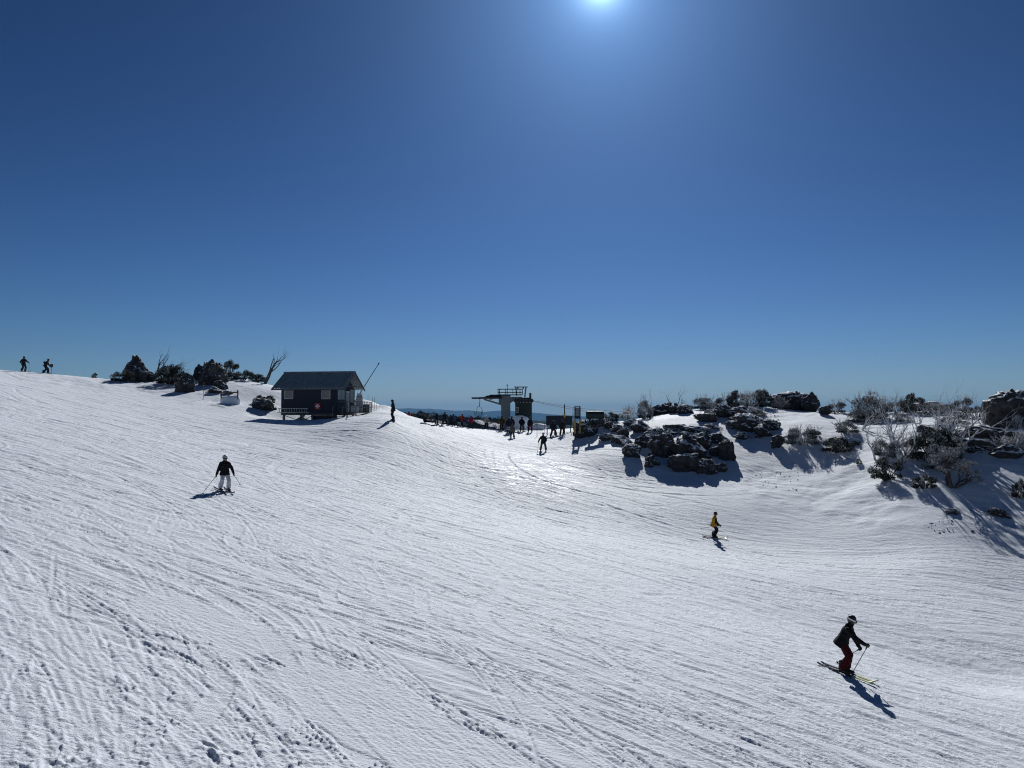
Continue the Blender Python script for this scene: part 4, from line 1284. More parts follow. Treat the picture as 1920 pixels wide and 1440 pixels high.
# snow heaped against the cabin
def lump(name, px, py, wpx, hpx, Y, label, cat, seed, mat=None, dy=1.0):
    p = at(px, py, Y); k = Y / F
    bm = bmesh.new(); bmesh.ops.create_icosphere(bm, subdivisions=4, radius=1)
    V = np.array([v.co[:] for v in bm.verts]); d = 1 + .22 * noise3(V, 1.6, seed) + .09 * noise3(V, 4, seed + 2)
    V = V * d[:, None] * np.array([wpx * k / 2, wpx * k / 2 * dy, hpx * k])
    for v, q in zip(bm.verts, V): v.co = q
    me = bpy.data.meshes.new(name); bm.to_mesh(me); bm.free(); me.materials.append(mat or M_SNOW)
    me.polygons.foreach_set('use_smooth', [True] * len(me.polygons))
    o = link(bpy.data.objects.new(name, me)); o.location = p
    return tag(o, label, cat)
lump('snow_pile', 977, 796, 36, 19, 90.5, 'shaded heap of snow in front of the green operator cabin', 'snow pile', 4, dy=.45)
lump('snow_pile', 1008, 801, 40, 7, 88, 'low heap of snow right of the green cabin', 'snow pile', 6, dy=.5)

# dark board fence, yellow pole, yellow legged sign, tank
bk = 80 / F
p = at(1048, 800, 80); p[2] = gz(p[0], p[1])
bd = empty('banner_board', p); tag(bd, 'long navy blue board on short legs right of the lift station', 'board')
zb, zt = at(1048, 797, 80)[2] - p[2], at(1048, 780, 80)[2] - p[2]
MB().box(-24 * bk, 24.5 * bk, -.03, .03, zb, zt).build('panel', M_NAVY, bd)
MB().box(-24 * bk, 24.5 * bk, -.06, .06, zt + .002, zt + .05).build('top_rail', M_GREYP, bd)
for px in (-22, -8, 8, 22): MB().box(px * bk - .05, px * bk + .05, .032, .12, -.4, zt).build('leg', M_TRIM, bd)
p = at(1059, 800, 79); p[2] = gz(p[0], p[1])
yp = empty('padded_post', p); tag(yp, 'thin dark post with a yellow sleeve behind the navy board', 'post')
za = at(1059, 758, 79)[2] - p[2]; zc = at(1059, 773, 79)[2] - p[2]; ze_ = at(1059, 783, 79)[2] - p[2]
MB().tube([(0, .3, -.3), (0, .3, za)], .05, 8).build('pole', M_DARK, yp, True); MB().tube([(0, .3, ze_), (0, .3, zc)], .085, 8).build('sleeve', M_YELLOW, yp, True)
p = hit(1083, 823); sk = math.hypot(p[0], p[1]) / F
sn = empty('trail_sign', p, rad(4)); tag(sn, 'tall sign on two yellow legs with a pale upper panel beside the rocks', 'sign')
for x, q in ((-4.8, 0), (4.6, 1)):
    lgp = MB().box(x * sk - .05, x * sk + .05, -.05, .05, -.5, 60 * sk).build('leg', M_DARK, sn)
    MB().box(x * sk - .075, x * sk + .075, -.075, .075, 10 * sk, 37 * sk).build('padding', M_YELLOW, lgp)
MB().box(-4.2 * sk, 4.0 * sk, -.02, .02, 43 * sk, 58.5 * sk).build('map_panel', M_BLIND, sn)
MB().box(-4.2 * sk, 4.0 * sk, -.022, .022, 37.5 * sk, 42.6 * sk).build('lower_panel', M_NAVY, sn)
f = MB(); f.box(-5.4 * sk, 5.2 * sk, -.052, .052, 60 * sk + .002, 60 * sk + .07); f.box(-4.1 * sk, 3.9 * sk, -.03, .03, 42.65 * sk, 42.95 * sk); f.build('frame', M_DARK, sn)
tk = MB().tube([(-.05, 0, 0), (0, 0, 0), (1.55, .1, 0), (1.6, .1, 0)], [.28, .36, .36, .28], 18).build('tank', M_GREEN, smooth=False, loc=at(1100, 778, 71)); tag(tk, 'dark green horizontal tank on the crest at the left end of the rocks', 'tank')
MB().box(.2, .35, -.3, .3, -1.0, -.30).build('cradle', M_DARK, tk); MB().box(1.15, 1.3, -.2, .4, -1.0, -.30).build('cradle', M_DARK, tk)
for px, y0, y1, lb in ((1007, 791, 818, 'thin grey pole in the snow between the red trousered skier and the navy board'), (1021.5, 793, 812, 'thin grey pole just above the lone skier in front of the lift'), (934, 778, 803, 'thin pole left of the lift column')):
    marker_pole(px, y0, y1, M_TRIM, lb, 0, r=.026)
# small trail marker by the far left skiers
p = hit(96.5, 700.5); k = math.hypot(p[0], p[1]) / F
tm_ = empty('trail_marker', p); tag(tm_, 'small square trail marker on a thin stake on the left skyline', 'sign')
MB().tube([(0, 0, -.2), (0, 0, 15.5 * k)], .016, 6).build('stake', M_DARK, tm_); MB().box(-2.5 * k, 2.5 * k, -.045, -.018, 10.5 * k, 15.6 * k).build('plate', M_DARK, tm_)

# ------------------------------------------------------------------ the three skiers on the run
BLK = (.012, .012, .014)
person('person in black jacket and red trousers crouching forward on yellow tipped skis', 1585, 1263, h=1.74, head=-30, jacket=(.009, .008, .010), trousers=(.050, .004, .006), helmet='black', lean=28, crouch=.03,
       stance=.24, look=(18, 24), hands=((.36, .16, .74), (.56, -.22, .94)), poles=((-.30, .34, .12), (.14, -.30, .0)), ski_len=1.72, ski_mat=M_SKIY, fine=True, name='the skier in red trousers', ski_yaw=-47, band='white', goggles=True)
person('person in black jacket and white trousers with ski poles spread wide', 421, 921, h=1.68, head=-74, jacket=BLK, trousers=(.56, .56, .60), helmet='grey', lean=7, crouch=.05,
       stance=.40, look=(25, 22), hands=((.12, .41, .82), (.10, -.37, .76)), poles=((.05, .74, .22), (.12, -.86, .0)), ski_len=1.5, ski_mat=M_SKID, fine=True, name='the skier in white trousers', ski_yaw=-47, wedge=4)
person('person in yellow backed black jacket gliding right on long skis', 1339, 1008.5, h=1.58, head=-4, jacket=(.46, .25, .02), trousers=BLK, helmet='black', sleeves=BLK, lean=13, crouch=.07,
       stance=.26, look=(5, 12), hands=((.26, .22, .78), (.34, -.20, .82)), poles=((-.85, .30, .52), (-.55, -.35, .0)), ski_len=1.72, ski_mat=M_SKIY, fine=True, name='the skier in the yellow backed jacket', ski_yaw=-6)

# ------------------------------------------------------------------ everyone at the top of the run
GRP = 'skiers and snowboarders waiting near the lift'
DK = [(.016, .016, .020), (.02, .018, .022), (.012, .016, .026), (.026, .024, .024)]
TL = [
 # label, px, py, hpx, heading, jacket, trousers, helmet, extra
 ('person in black snow gear standing with poles at the far left on the skyline', 44, 697.5, 29.5, 95, DK[0], DK[1], 'black', dict(hands=((.2, .34, .95), (.22, -.42, 1.02)), poles=(None, (.2, -.62, 0)), stance=.36, name='the leftmost skyline skier')),
 ('person in black bending forward beside a small trail marker on the skyline', 86, 700.5, 27.5, 20, DK[1], DK[0], 'black', dict(lean=30, crouch=.06, split=.2, stance=.2, hands=((.42, .2, .78), (-.06, -.32, .98)), poles=((.5, .3, 0), None), name='the bending skyline skier')),
 ('person in dark clothes standing on a snowboard on the mound right of the hut', 737, 788.5, 38, 195, DK[0], DK[2], 'black', dict(gear='board', stance=.16, crouch=-.01, hands=((.12, .20, .82), (.12, -.20, .84)), name='the person on the mound by the hut')),
 ('person in a red jacket half hidden behind the crest right of the mound', 768, 792, 24, 160, (.30, .02, .03), DK[1], 'black', dict(name='the red jacketed person behind the crest', gear=None)),
 ('person in dark clothes half hidden behind the crest beside the red jacket', 778.5, 795, 24, 170, DK[3], DK[0], 'black', dict(name='the dark person behind the crest', gear=None)),
 ('person in dark clothes with hood up standing left of the one with arms out', 818.5, 796.5, 22, 80, DK[2], DK[0], 'black', dict(lean=4, hands=((.2, .16, 1.02), (.2, -.16, 1.02)), name='the person with folded arms')),
 ('person in black with both elbows raised and legs apart, left of the lift', 834, 798, 26, 80, DK[0], DK[1], 'black', dict(stance=.60, hands=((.05, .42, 1.02), (.05, -.42, 1.02)), name='the person with raised elbows')),
 ('person in black close behind the one in the slate blue jacket', 844.5, 798, 19, 60, DK[1], DK[0], 'black', dict(lean=20, crouch=.14, name='the stooping person in black')),
 ('person in a slate blue jacket and black trousers left of the lift chair', 850, 799, 23.5, 100, (.04, .07, .13), DK[0], 'black', dict(name='the person in slate blue')),
 ('child in a dark jacket and pale blue trousers left of the red orange jacket', 860.5, 801, 17, 90, DK[2], (.22, .32, .38), 'black', dict(stance=.36, name='the child in pale blue trousers')),
 ('person in a red orange jacket and dark trousers amid two smaller children', 866.5, 800, 24.5, 80, (.36, .045, .02), DK[0], 'black', dict(hands=((.1, .34, .9), (.1, -.34, .9)), name='the person in red orange')),
 ('child in a purple jacket and blue trousers right of the red orange jacket', 871.5, 801.5, 18.5, 100, (.06, .03, .07), (.10, .20, .30), 'black', dict(stance=.36, name='the child in blue trousers')),
 ('person in a crimson jacket and black trousers under the lift boom', 883, 803.5, 24.5, 95, (.26, .015, .05), DK[0], 'black', dict(stance=.48, hands=((.16, .20, .96), (.16, -.22, .96)), name='the person in crimson')),
 ('person in a cream jacket and black trousers below the hanging lift chair', 911.5, 802.5, 24.5, 85, (.42, .42, .36), DK[0], 'white', dict(stance=.36, hands=((.05, .26, .98), (.05, -.26, .98)), name='the person in cream')),
 ('person in an olive and maroon jacket at the left foot of the lift column', 941, 807.5, 28.5, 110, (.085, .05, .02), DK[3], 'black', dict(hands=((.16, .3, .96), (.1, -.3, .86)), name='the person in olive')),
 ('person in a dark jacket and pale grey trousers in front of the lift column', 953.5, 813.5, 31, 75, DK[2], (.26, .27, .30), 'black', dict(name='the person in grey trousers')),
 ('tall person in a plum jacket behind the small child by the lift column', 959.5, 811, 31, 90, (.035, .02, .045), DK[0], 'black', dict(name='the person in plum')),
 ('small child in black with a cream striped jacket, foremost by the lift column', 961, 821.5, 27, 100, (.10, .095, .075), DK[0], 'black', dict(stance=.40, crouch=.08, name='the small striped child')),
 ('person in black standing upright on skis before the green cabin', 978.5, 809, 28, 88, DK[0], DK[0], 'black', dict(stance=.30, hands=((.1, .28, .9), (.1, -.28, .9)), poles=(None, (.1, -.36, 0)), name='the upright skier in black')),
 ('person in a black jacket and dark red trousers right of the green cabin', 994, 810.5, 28.5, 85, DK[0], (.12, .012, .016), 'black', dict(stance=.40, name='the person in dark red trousers')),
 ('lone person in a black jacket and grey trousers skiing down in front of the lift', 1018.5, 847, 35.8, -88, DK[0], (.075, .07, .075), 'grey', dict(stance=.50, crouch=.04, lean=6, hands=((.10, .26, .92), (.14, -.44, .88)), poles=(None, (.1, -.52, 0)), wedge=7, name='the lone skier below the lift')),
 ('person in black striding on skis in front of the navy board', 1037.5, 820.5, 32.5, 70, DK[1], (.03, .03, .034), 'black', dict(stance=.56, hands=((.12, .26, .88), (.12, -.30, .84)), name='the striding skier')),
 ('person in black standing between the navy board and the yellow legged sign', 1054, 817.5, 30.5, 80, DK[0], DK[1], 'black', dict(stance=.42, hands=((.12, .30, .9), (.1, -.36, .92)), name='the skier by the yellow legged sign')),
]
for lb, px, py, hpx, hd, jk, tr, hel, ex in TL:
    if 'behind the crest' in lb:
        for yb in np.arange(80, 92, .1):              # far enough back that the crest hides the legs
            q_ = at(px, py, yb); zb = gz(q_[0], yb)
            if 775 - (zb + 1.72 - EYE) / yb * F >= py - 18: break
        ex['pos'] = (q_[0], yb, zb); ex['h'] = 1.72
    person(lb, px, py, hpx, head=hd, jacket=jk, trousers=tr, helmet=hel, group=GRP, ski_len=1.45, **ex)
# the one sitting on the crest
def sitter(px, py, label, head):
    P = hit(px, py); s = .98
    a = rad(head); fw = Vector((math.cos(a), math.sin(a), 0)); lf = Vector((-math.sin(a), math.cos(a), 0)); up = Vector((0, 0, 1))
    hip = up * .16; ch = hip + up * .32 - fw * .10; nk = ch + up * .20 + fw * .02; hd = nk + up * .16 + fw * .04
    mb = MB(); jb = MB(); tb_ = MB()
    for m, e in ((mb, 0), (jb, .045)):
        m.ecap(hip, ch, (.15 + e, .11 + e), (.16 + e, .11 + e), lf); m.ecap(ch, nk - up * .05, (.16 + e, .10 + e), (.15 + e * .8, .08 + e * .5), lf)
    mb.ecap(nk, hd, .05, .05); mb.ecap(hd - up * .04, hd + up * .04, (.07, .09), (.075, .095), lf)
    for k in (1, -1):
        s_ = nk - up * .06 + lf * .18 * k; h_ = hip + fw * .42 + lf * .20 * k + up * .22; e_ = ik(s_, h_, .3, .27, -fw + lf * k - up)
        for m, e in ((mb, 0), (jb, .03)): m.ecap(s_, e_, .05 + e, .04 + e); m.ecap(e_, h_, .04 + e, .03 + e * .6)
        f_ = fw * .88 + lf * .16 * k + up * .08; kn = ik(hip + lf * .1 * k, f_, .44, .43, up)
        for m, e in ((mb, 0), (tb_, .03)): m.ecap(hip + lf * .1 * k, kn, .085 + e, .06 + e); m.ecap(kn, f_, .06 + e, .045 + e)
        mb.ecap(f_ - up * .03, f_ + up * .1 + fw * .06, .045, .04)
    b = mb.build('person', M_SKIN, loc=P); tag(b, label, 'person', GRP); grow(b, .026, 3)
    o = jb.build('jacket', fab('jacket 0.016 0.016 0.020', DK[0]), b); grow(o, .026, 3, .006)
    o = tb_.build('trousers', fab('trousers 0.020 0.018 0.022', DK[1]), b); grow(o, .026, 3, .006)
    MB().ecap(hd + up * .02, hd + up * .06, (.105, .12), (.1, .118), lf).build('helmet', M_HELM['black'], b, True)
    for k in (1, -1): MB().ecap(fw * .86 + lf * .16 * k + up * .06, fw * .96 + lf * .16 * k + up * .20, .07, .06).build('boot', M_BLACK, b, True)
    # the snowboard lies across the boots
    ski(P, fw * .98, lf, 1.45, M_SKID, 'snowboard at the feet of the person sitting on the crest', .26, 'snowboard')
sitter(797, 793, 'person in black sitting on the snow crest with a snowboard', -20)
settle()

# ------------------------------------------------------------------ rocks
def rock_mesh(seed, planes=16, rough=.10, sub=5, rnd=.10, spire=0):
    r = np.random.default_rng(seed)
    bm = bmesh.new(); bmesh.ops.create_icosphere(bm, subdivisions=sub, radius=1)
    V = np.array([v.co[:] for v in bm.verts])
    N = r.normal(size=(planes, 3)); N /= np.linalg.norm(N, axis=1)[:, None]
    D = r.uniform(.66, 1.0, planes)
    q = V @ N.T
    q = np.where(q > .05, D / np.maximum(q, .05), 9)
    k = 1 / rnd
    R = -np.log(np.exp(-k * q).sum(1) + math.exp(-k * 1.15)) / k
    P = V * R[:, None]
    lay = np.abs(noise3(P * np.array([1, 1, 2.2]), 2.6, seed + 31)); P_ = P
    d = rough * .9 * (lay - .3) + rough * noise3(P, 2.3, seed) + rough * .5 * noise3(P, 5.1, seed + 3) + rough * .28 * noise3(P, 11, seed + 5)
    cr = np.abs(noise3(P, 1.5, seed + 9)); d -= rough * 1.0 * np.exp(-(cr / .05) ** 2)
    cr = np.abs(noise3(P, 3.3, seed + 21)); d -= rough * .45 * np.exp(-(cr / .06) ** 2)
    P = P * (1 + d)[:, None]
    if spire:
        t = np.clip((P[:, 2] + .5) / 1.5, 0, 1); P[:, :2] *= (1 - spire * t ** 1.2)[:, None]
    P /= np.abs(P).max(0)
    for v, c in zip(bm.verts, P): v.co = c
    me = bpy.data.meshes.new('rock'); bm.to_mesh(me); bm.free()
    me.polygons.foreach_set('use_smooth', [True] * len(me.polygons))
    return me
ROCKS = [rock_mesh(100 + k, planes=(11, 14, 18, 12, 16, 20, 10, 15)[k], rough=(.14, .17, .13, .16, .19, .14, .15, .18)[k], rnd=(.014, .02, .03, .016, .02, .035, .014, .02)[k]) for k in range(8)]
ROCKS += [rock_mesh(151, 13, .12, rnd=.04, spire=.30), rock_mesh(137, 12, .12, rnd=.03, spire=.6), rock_mesh(141, 18, .22, rnd=.03, spire=.35)]
def rock(px, py, w, h, var, label, rot=0, mat=None, tilt=0, dep=.8, sink=.28, dy=0, group='rocks breaking through the snow', grow_=True):
    """a boulder w x h pixels large whose visible foot is at (px, py)"""
    P = hit(px, py - h * .12)
    if dy: P = np.array([P[0], P[1] + dy, gz(P[0], P[1] + dy)])
    k = math.hypot(P[0], P[1]) / F
    if grow_: w *= 1.28; h *= 1.12
    me = ROCKS[var]
    me2 = ROCK_COPY.setdefault((var, (mat or M_ROCK).name), None)
    if me2 is None:
        me2 = me.copy(); me2.name = 'rock'; me2.materials.clear(); me2.materials.append(mat or M_ROCK); ROCK_COPY[(var, (mat or M_ROCK).name)] = me2
    o = link(bpy.data.objects.new('rock', me2))
    H_ = h * k / (1 - sink) / 1.0
    o.scale = (w * k / 2, w * k / 2 * dep, H_ / 2)
    o.location = (P[0], P[1] + w * k / 2 * dep * .5, P[2] + H_ / 2 - H_ * sink)
    o.rotation_euler = (rad(tilt * .4), rad(tilt), 0)
    me2  # shared between alike rocks
    return tag(o, label, 'rock', group)
ROCK_COPY = {}
RK2 = M_ROCK2
RL = [
 # left outcrops
 (251, 716, 33, 41, 0, 'tall pointed dark rock, leftmost on the skyline', 6), (275, 714, 22, 24, 1, 'low dark rock at the right foot of the leftmost pointed rock', -12),
 (342, 740, 33, 34, 9, 'triangular dark rock standing alone on the snow below the dead branches', 4), 
 (391, 727, 46, 42, 10, 'largest dark rock of the outcrop left of the hut', 0), (372, 716, 20, 26, 2, 'slab leaning on the left side of the outcrop left of the hut', -14),
 (388, 697, 24, 22, 5, 'rounded boulder perched on top of the outcrop left of the hut', 5), (405, 702, 20, 24, 7, 'blocky rock on the right shoulder of the outcrop left of the hut', 8),
 (412, 733, 26, 18, 1, 'low rock at the right foot of the outcrop left of the hut', 15), (494, 771, 40, 20, 6, 'rough rock face in the hollow left of the hut', 5),
 # left end of the right-hand ridge
 (1098, 823, 38, 32, 4, 'rime dusted rock right beside the yellow legged sign', -5, RK2), (1108, 818, 22, 26, 2, 'dark square rock beneath the green tank', 6), (1146, 806, 26, 14, 1, 'small dark ledge right of the green tank', 8),
 (1205, 813, 40, 20, 0, 'flat dark rock on the bank above the main outcrop, left one', 10), (1171, 822, 22, 16, 3, 'small dark block below the flat dark rock', -6), (1160, 833, 32, 14, 5, 'low snow crusted rock at the left edge of the outcrop', 0, RK2),
 # main outcrop
 (1205, 842, 28, 22, 2, 'rounded dark rock at the top left of the main outcrop', 4), (1188, 860, 32, 24, 4, 'rime crusted rough rock on the left flank of the main outcrop', 12, RK2),
 (1247, 862, 48, 42, 6, 'tall dark slab in the left half of the main outcrop', -6), (1295, 868, 58, 46, 0, 'biggest smooth dark boulder in the middle of the main outcrop', 4), (1224, 874, 25, 18, 1, 'separate dark rock in the snow below the main outcrop', 5),
 (1290, 888, 56, 32, 3, 'broad dark rock along the lower edge of the main outcrop', 8), (1330, 893, 40, 26, 7, 'lowest rock at the right tip of the main outcrop', 12), (1354, 888, 18, 17, 2, 'small block at the lower right corner of the main outcrop', 0),
 (1316, 846, 42, 28, 5, 'dark rock on the upper middle of the main outcrop', -8), (1352, 836, 38, 22, 1, 'dark ledge at the upper right of the main outcrop', 10), (1367, 867, 28, 36, 4, 'upright dark block on the right side of the main outcrop', -4),
 (1231, 822, 36, 16, 6, 'thin dark ledge above the tall slab of the main outcrop', -8, RK2), (1345, 858, 22, 18, 3, 'rock wedged between the upright block and the big boulder', 5),
 (1126, 801, 28, 15, 3, 'small rime crusted rock under the right end of the green tank', -6, RK2), (1137, 828, 26, 14, 6, 'small snow crusted ledge at the lower edge of the bank by the sign', 8, RK2), (1161, 812, 28, 13, 7, 'flat rime crusted rock halfway up the bank by the sign', 10, RK2),
 (1186, 800, 32, 12, 2, 'thin ledge on the bank below the upright rime coated bush', 6, RK2), (1216, 834, 30, 16, 5, 'snow capped rock between the left flank and the tall slab of the outcrop', -8, RK2), (1180, 842, 24, 16, 0, 'rough snow dusted rock just above the left flank of the outcrop', 6, RK2),
 (1272, 808, 44, 11, 3, 'long low ledge in the frosted heath, left part', 4, RK2), (1312, 813, 48, 12, 6, 'long low ledge in the frosted heath, right part', 6, RK2), (1338, 806, 30, 10, 1, 'small ledge at the right end of the frosted heath', 8, RK2),
 (1452, 808, 30, 18, 4, 'rime crusted rock on the right side of the spur', 16, RK2), (1395, 826, 26, 13, 7, 'snow crusted rock low on the left side of the spur', 14, RK2), (1824, 822, 44, 13, 2, 'snow crusted ledge left of the long dark ledge', 6, RK2), (1905, 828, 40, 16, 3, 'broken ledge directly under the huge skyline rock', 8, RK2),
 # crest rocks
 (1232, 777, 30, 18, 2, 'first rounded rock in the row on the crest, below the bare saplings', 4), (1252, 777, 26, 19, 5, 'second rock in the row on the crest', -4), (1270, 776, 26, 17, 0, 'third rock in the row on the crest', 6), (1288, 777, 28, 17, 4, 'right hand rock in the row on the crest with a pale top', 0, RK2),
 (1330, 793, 36, 16, 3, 'dark rock left of the long rime crusted spur', 8), (1361, 785, 42, 21, 7, 'dark slab at the head of the rime crusted spur', 10), (1397, 790, 46, 26, 1, 'rime crusted rock in the upper part of the spur', 6, RK2),
 (1412, 812, 54, 30, 4, 'rime crusted rough rock in the middle of the spur', 14, RK2), (1436, 822, 36, 22, 0, 'dark broken rock on the lower spur', 20), (1378, 806, 34, 14, 5, 'low broken rock on the left side of the spur', 8, RK2), (1460, 842, 22, 22, 6, 'narrow dark rock at the lower tip of the spur', 26),
 (1494, 772, 64, 34, 4, 'big flat topped dark rock on the crest right of the centre', 0), (1521, 776, 26, 32, 2, 'square right hand end of the flat topped crest rock', 4), (1549, 780, 18, 16, 3, 'small dark rock in the saddle right of the flat topped rock', 8),
 # right
 (1762, 766, 70, 16, 1, 'long low rock on the skyline amid the frosted shrubs', 2), (1916, 803, 70, 56, 4, 'huge dark rock on the right edge of the skyline', -14), (1868, 797, 36, 30, 5, 'dark rock at the left foot of the huge skyline rock', 8, RK2),
 (1876, 826, 76, 18, 6, 'long dark ledge below the huge skyline rock', 12), (1840, 846, 60, 18, 3, 'frost streaked ledge behind the frosted snow gums', 8, RK2), (1893, 863, 40, 22, 2, 'rounded dark rock low on the right edge', 0),
 (1884, 973, 36, 14, 1, 'dark rock poking from the shaded snow low on the right', 20), (1792, 966, 24, 8, 7, 'small flat rock on the snow below the frosted shrub', 10), (1745, 812, 40, 12, 5, 'low snow capped rock behind the bare gums', 4, RK2),
]
LOOSE = [(1268, 815, 150, 26, 5, 'small stone in the heath above the main outcrop'), (1270, 868, 170, 34, 5, 'small stone between the boulders of the main outcrop'), (1415, 800, 100, 44, 5, 'small rime crusted stone on the long spur'),
         (1165, 830, 80, 36, 4, 'small stone on the bank right of the yellow legged sign'), (1300, 780, 150, 12, 3, 'small stone on the snowy crest behind the row of rocks'), (1860, 845, 110, 30, 4, 'small stone by the ledges under the huge skyline rock'), (400, 735, 70, 22, 3, 'small stone at the foot of the outcrop left of the hut')]
rl_ = np.random.default_rng(8)
ORD = ['leftmost', 'second', 'third', 'fourth', 'fifth']
for cx, cy, wx, wy, n, lb in LOOSE:
    new = []
    for _ in range(n):
        q_ = rl_.normal(0, .5, 2)
        new.append([cx + q_[0] * wx * .5, cy + q_[1] * wy * .5, rl_.uniform(8, 22), rl_.uniform(5, 11), int(rl_.integers(0, 8)), lb, rl_.uniform(-15, 15), RK2 if rl_.random() < .5 else M_ROCK])
    new.sort()
    for k_, q_ in enumerate(new):
        q_[5] = (ORD[k_] if k_ == 0 else 'rightmost' if k_ == n - 1 else ORD[k_] + ' from left') + ' ' + lb
        RL.append(tuple(q_))
for q in RL:
    px, py, w, h, var, lb, tl = q[:7]
    rock(px, py, w, h, var, lb, mat=q[7] if len(q) > 7 else None, tilt=tl)

# ------------------------------------------------------------------ shrubs and snow gums
def leaf_cloud(seed, blobs, n, size, flat=.6):
    """many small leaves spread through clumps; returns V, F, tone"""
    r = np.random.default_rng(seed)
    c = r.integers(0, len(blobs), n)
    B = np.array(blobs)
    d = r.normal(size=(n, 3)); d /= np.linalg.norm(d, axis=1)[:, None]
    rr = r.random(n) ** .45
    P = B[c, :3] + d * rr[:, None] * B[c, 3:4] * np.array([1, 1, flat])
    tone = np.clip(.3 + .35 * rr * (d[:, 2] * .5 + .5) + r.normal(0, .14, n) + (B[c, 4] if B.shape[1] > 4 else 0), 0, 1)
    a = r.normal(size=(n, 3)); a += d * .8; a /= np.linalg.norm(a, axis=1)[:, None]
    b = np.cross(a, r.normal(size=(n, 3))); b /= np.linalg.norm(b, axis=1)[:, None]
    sz = size * r.uniform(.55, 1.3, n)
    L_ = a * sz[:, None]; W_ = b * (sz * .42)[:, None]
    V = np.stack([P - L_ * .5, P + W_ * .5, P + L_ * .6, P - W_ * .5], 1).reshape(-1, 3)
    Q = np.arange(4 * n).reshape(n, 4)
    return V, Q, np.repeat(tone, 4)
def leaf_mesh(V, Q, tone, mat):
    me = fast_mesh('foliage', V, Q, mat, False)
    at_ = me.attributes.new('tone', 'FLOAT', 'POINT'); at_.data.foreach_set('value', tone.astype(np.float32))
    return me
def shrub_kind(seed, mat, bark, n=2600, nb=16, spread=1.0, height=1.0, leaf=.085, bare=0, wind=.25):
    """unit shrub about 2 wide and 1 high; returns list of (name, mesh)"""
    r = np.random.default_rng(seed)
    blobs = []
    st = MB()
    for k in range(nb):
        a = r.uniform(0, 2 * math.pi); q = r.random() ** .6
        x, y = math.cos(a) * q * .82 * spread, math.sin(a) * q * .82 * spread
        z = (.34 + .52 * (1 - q * q) * r.uniform(.7, 1.15)) * height
        blobs.append((x + wind * z * .4, y, z, r.uniform(.20, .34), r.normal(0, .12)))
        m = Vector((x * .45 + r.normal(0, .05), y * .45, z * .45))
        st.tube([(x * .12, y * .12, -.15), m, (x * .95 + wind * z * .4, y * .95, z)], [.035, .024, .010], 5)
        # low skirt
        if k % 2 == 0: blobs.append((x * 1.05, y * 1.05, .16 * height, .20, -.1))
    tw = MB()
    for k in range(bare):
        a = r.uniform(0, 2 * math.pi); q = r.random() * .8
        x, y = math.cos(a) * q, math.sin(a) * q
        p = Vector((x * .5, y * .5, .1)); dr = Vector((x * .6 + wind * .5 + r.normal(0, .15), y * .6, 1.0)).normalized()
        pts = [p]
        for j in range(5):
            dr = (dr + Vector((r.normal(0, .22), r.normal(0, .22), r.normal(0, .1)))).normalized(); pts.append(pts[-1] + dr * .24 * height)
        tw.tube(pts, [.026, .022, .018, .014, .011, .007], 5)
        for j in (2, 3, 4):
            d2 = (dr + Vector((r.normal(0, .7), r.normal(0, .7), .2))).normalized()
            tw.tube([pts[j], pts[j] + d2 * .13, pts[j] + d2 * .22 + Vector((0, 0, .08))], [.014, .010, .006], 4)
    out = [('stem', st.mesh('stem', bark, True))]
    V, Q, t = leaf_cloud(seed + 50, blobs, n, leaf)
    out.append(('foliage', leaf_mesh(V, Q, t, mat)))
    if bare: out.append(('bare_twigs', tw.mesh('bare_twigs', M_FROST, True)))
    return out
SK = {
 'dark': [shrub_kind(1, M_LEAF, M_BARK, 5200), shrub_kind(2, M_LEAF, M_BARK, 5000, nb=15, height=1.1), shrub_kind(3, M_LEAF, M_BARK, 5200, nb=22, height=.9)],
 'rime': [shrub_kind(4, M_RIME, M_FROST, 4800, bare=12), shrub_kind(5, M_RIME, M_FROST, 4600, nb=15, bare=12), shrub_kind(6, M_RIME, M_FROST, 4800, nb=20, bare=10)],
 'twig': [shrub_kind(7, M_RIME, M_FROST, 900, nb=9, bare=26, height=.8), shrub_kind(8, M_LEAF, M_FROST, 800, nb=8, bare=30, height=.75)],
}
def place(parts, name, P, s, rotz, label, cat, group, kind_parts=('foliage', 'bare_twigs', 'twigs')):
    o = empty(name, P, rotz); o.scale = s
    tag(o, label, cat, group)
    for nm, me in parts:
        c = link(bpy.data.objects.new(nm, me)); c.parent = o
        if nm in kind_parts: c['kind'] = 'stuff'
    return o
def shrub(px, py, w, h, kind, var, label, dy=0.0, group='shrubs on the rocky ground'):
    P = hit(px, py - h * .08)
    if dy: P = np.array([P[0], P[1] + dy, gz(P[0], P[1] + dy)])
    k = math.hypot(P[0], P[1]) / F
    L_ = SK[kind]; parts = L_[var % len(L_)]
    return place(parts, 'shrub', (P[0], P[1], P[2] - .04), (w * k / 1.62, w * k / 1.9, h * k / .95), (var * 1.3) % 6.28 if var % 2 else 0, label, 'shrub', group)
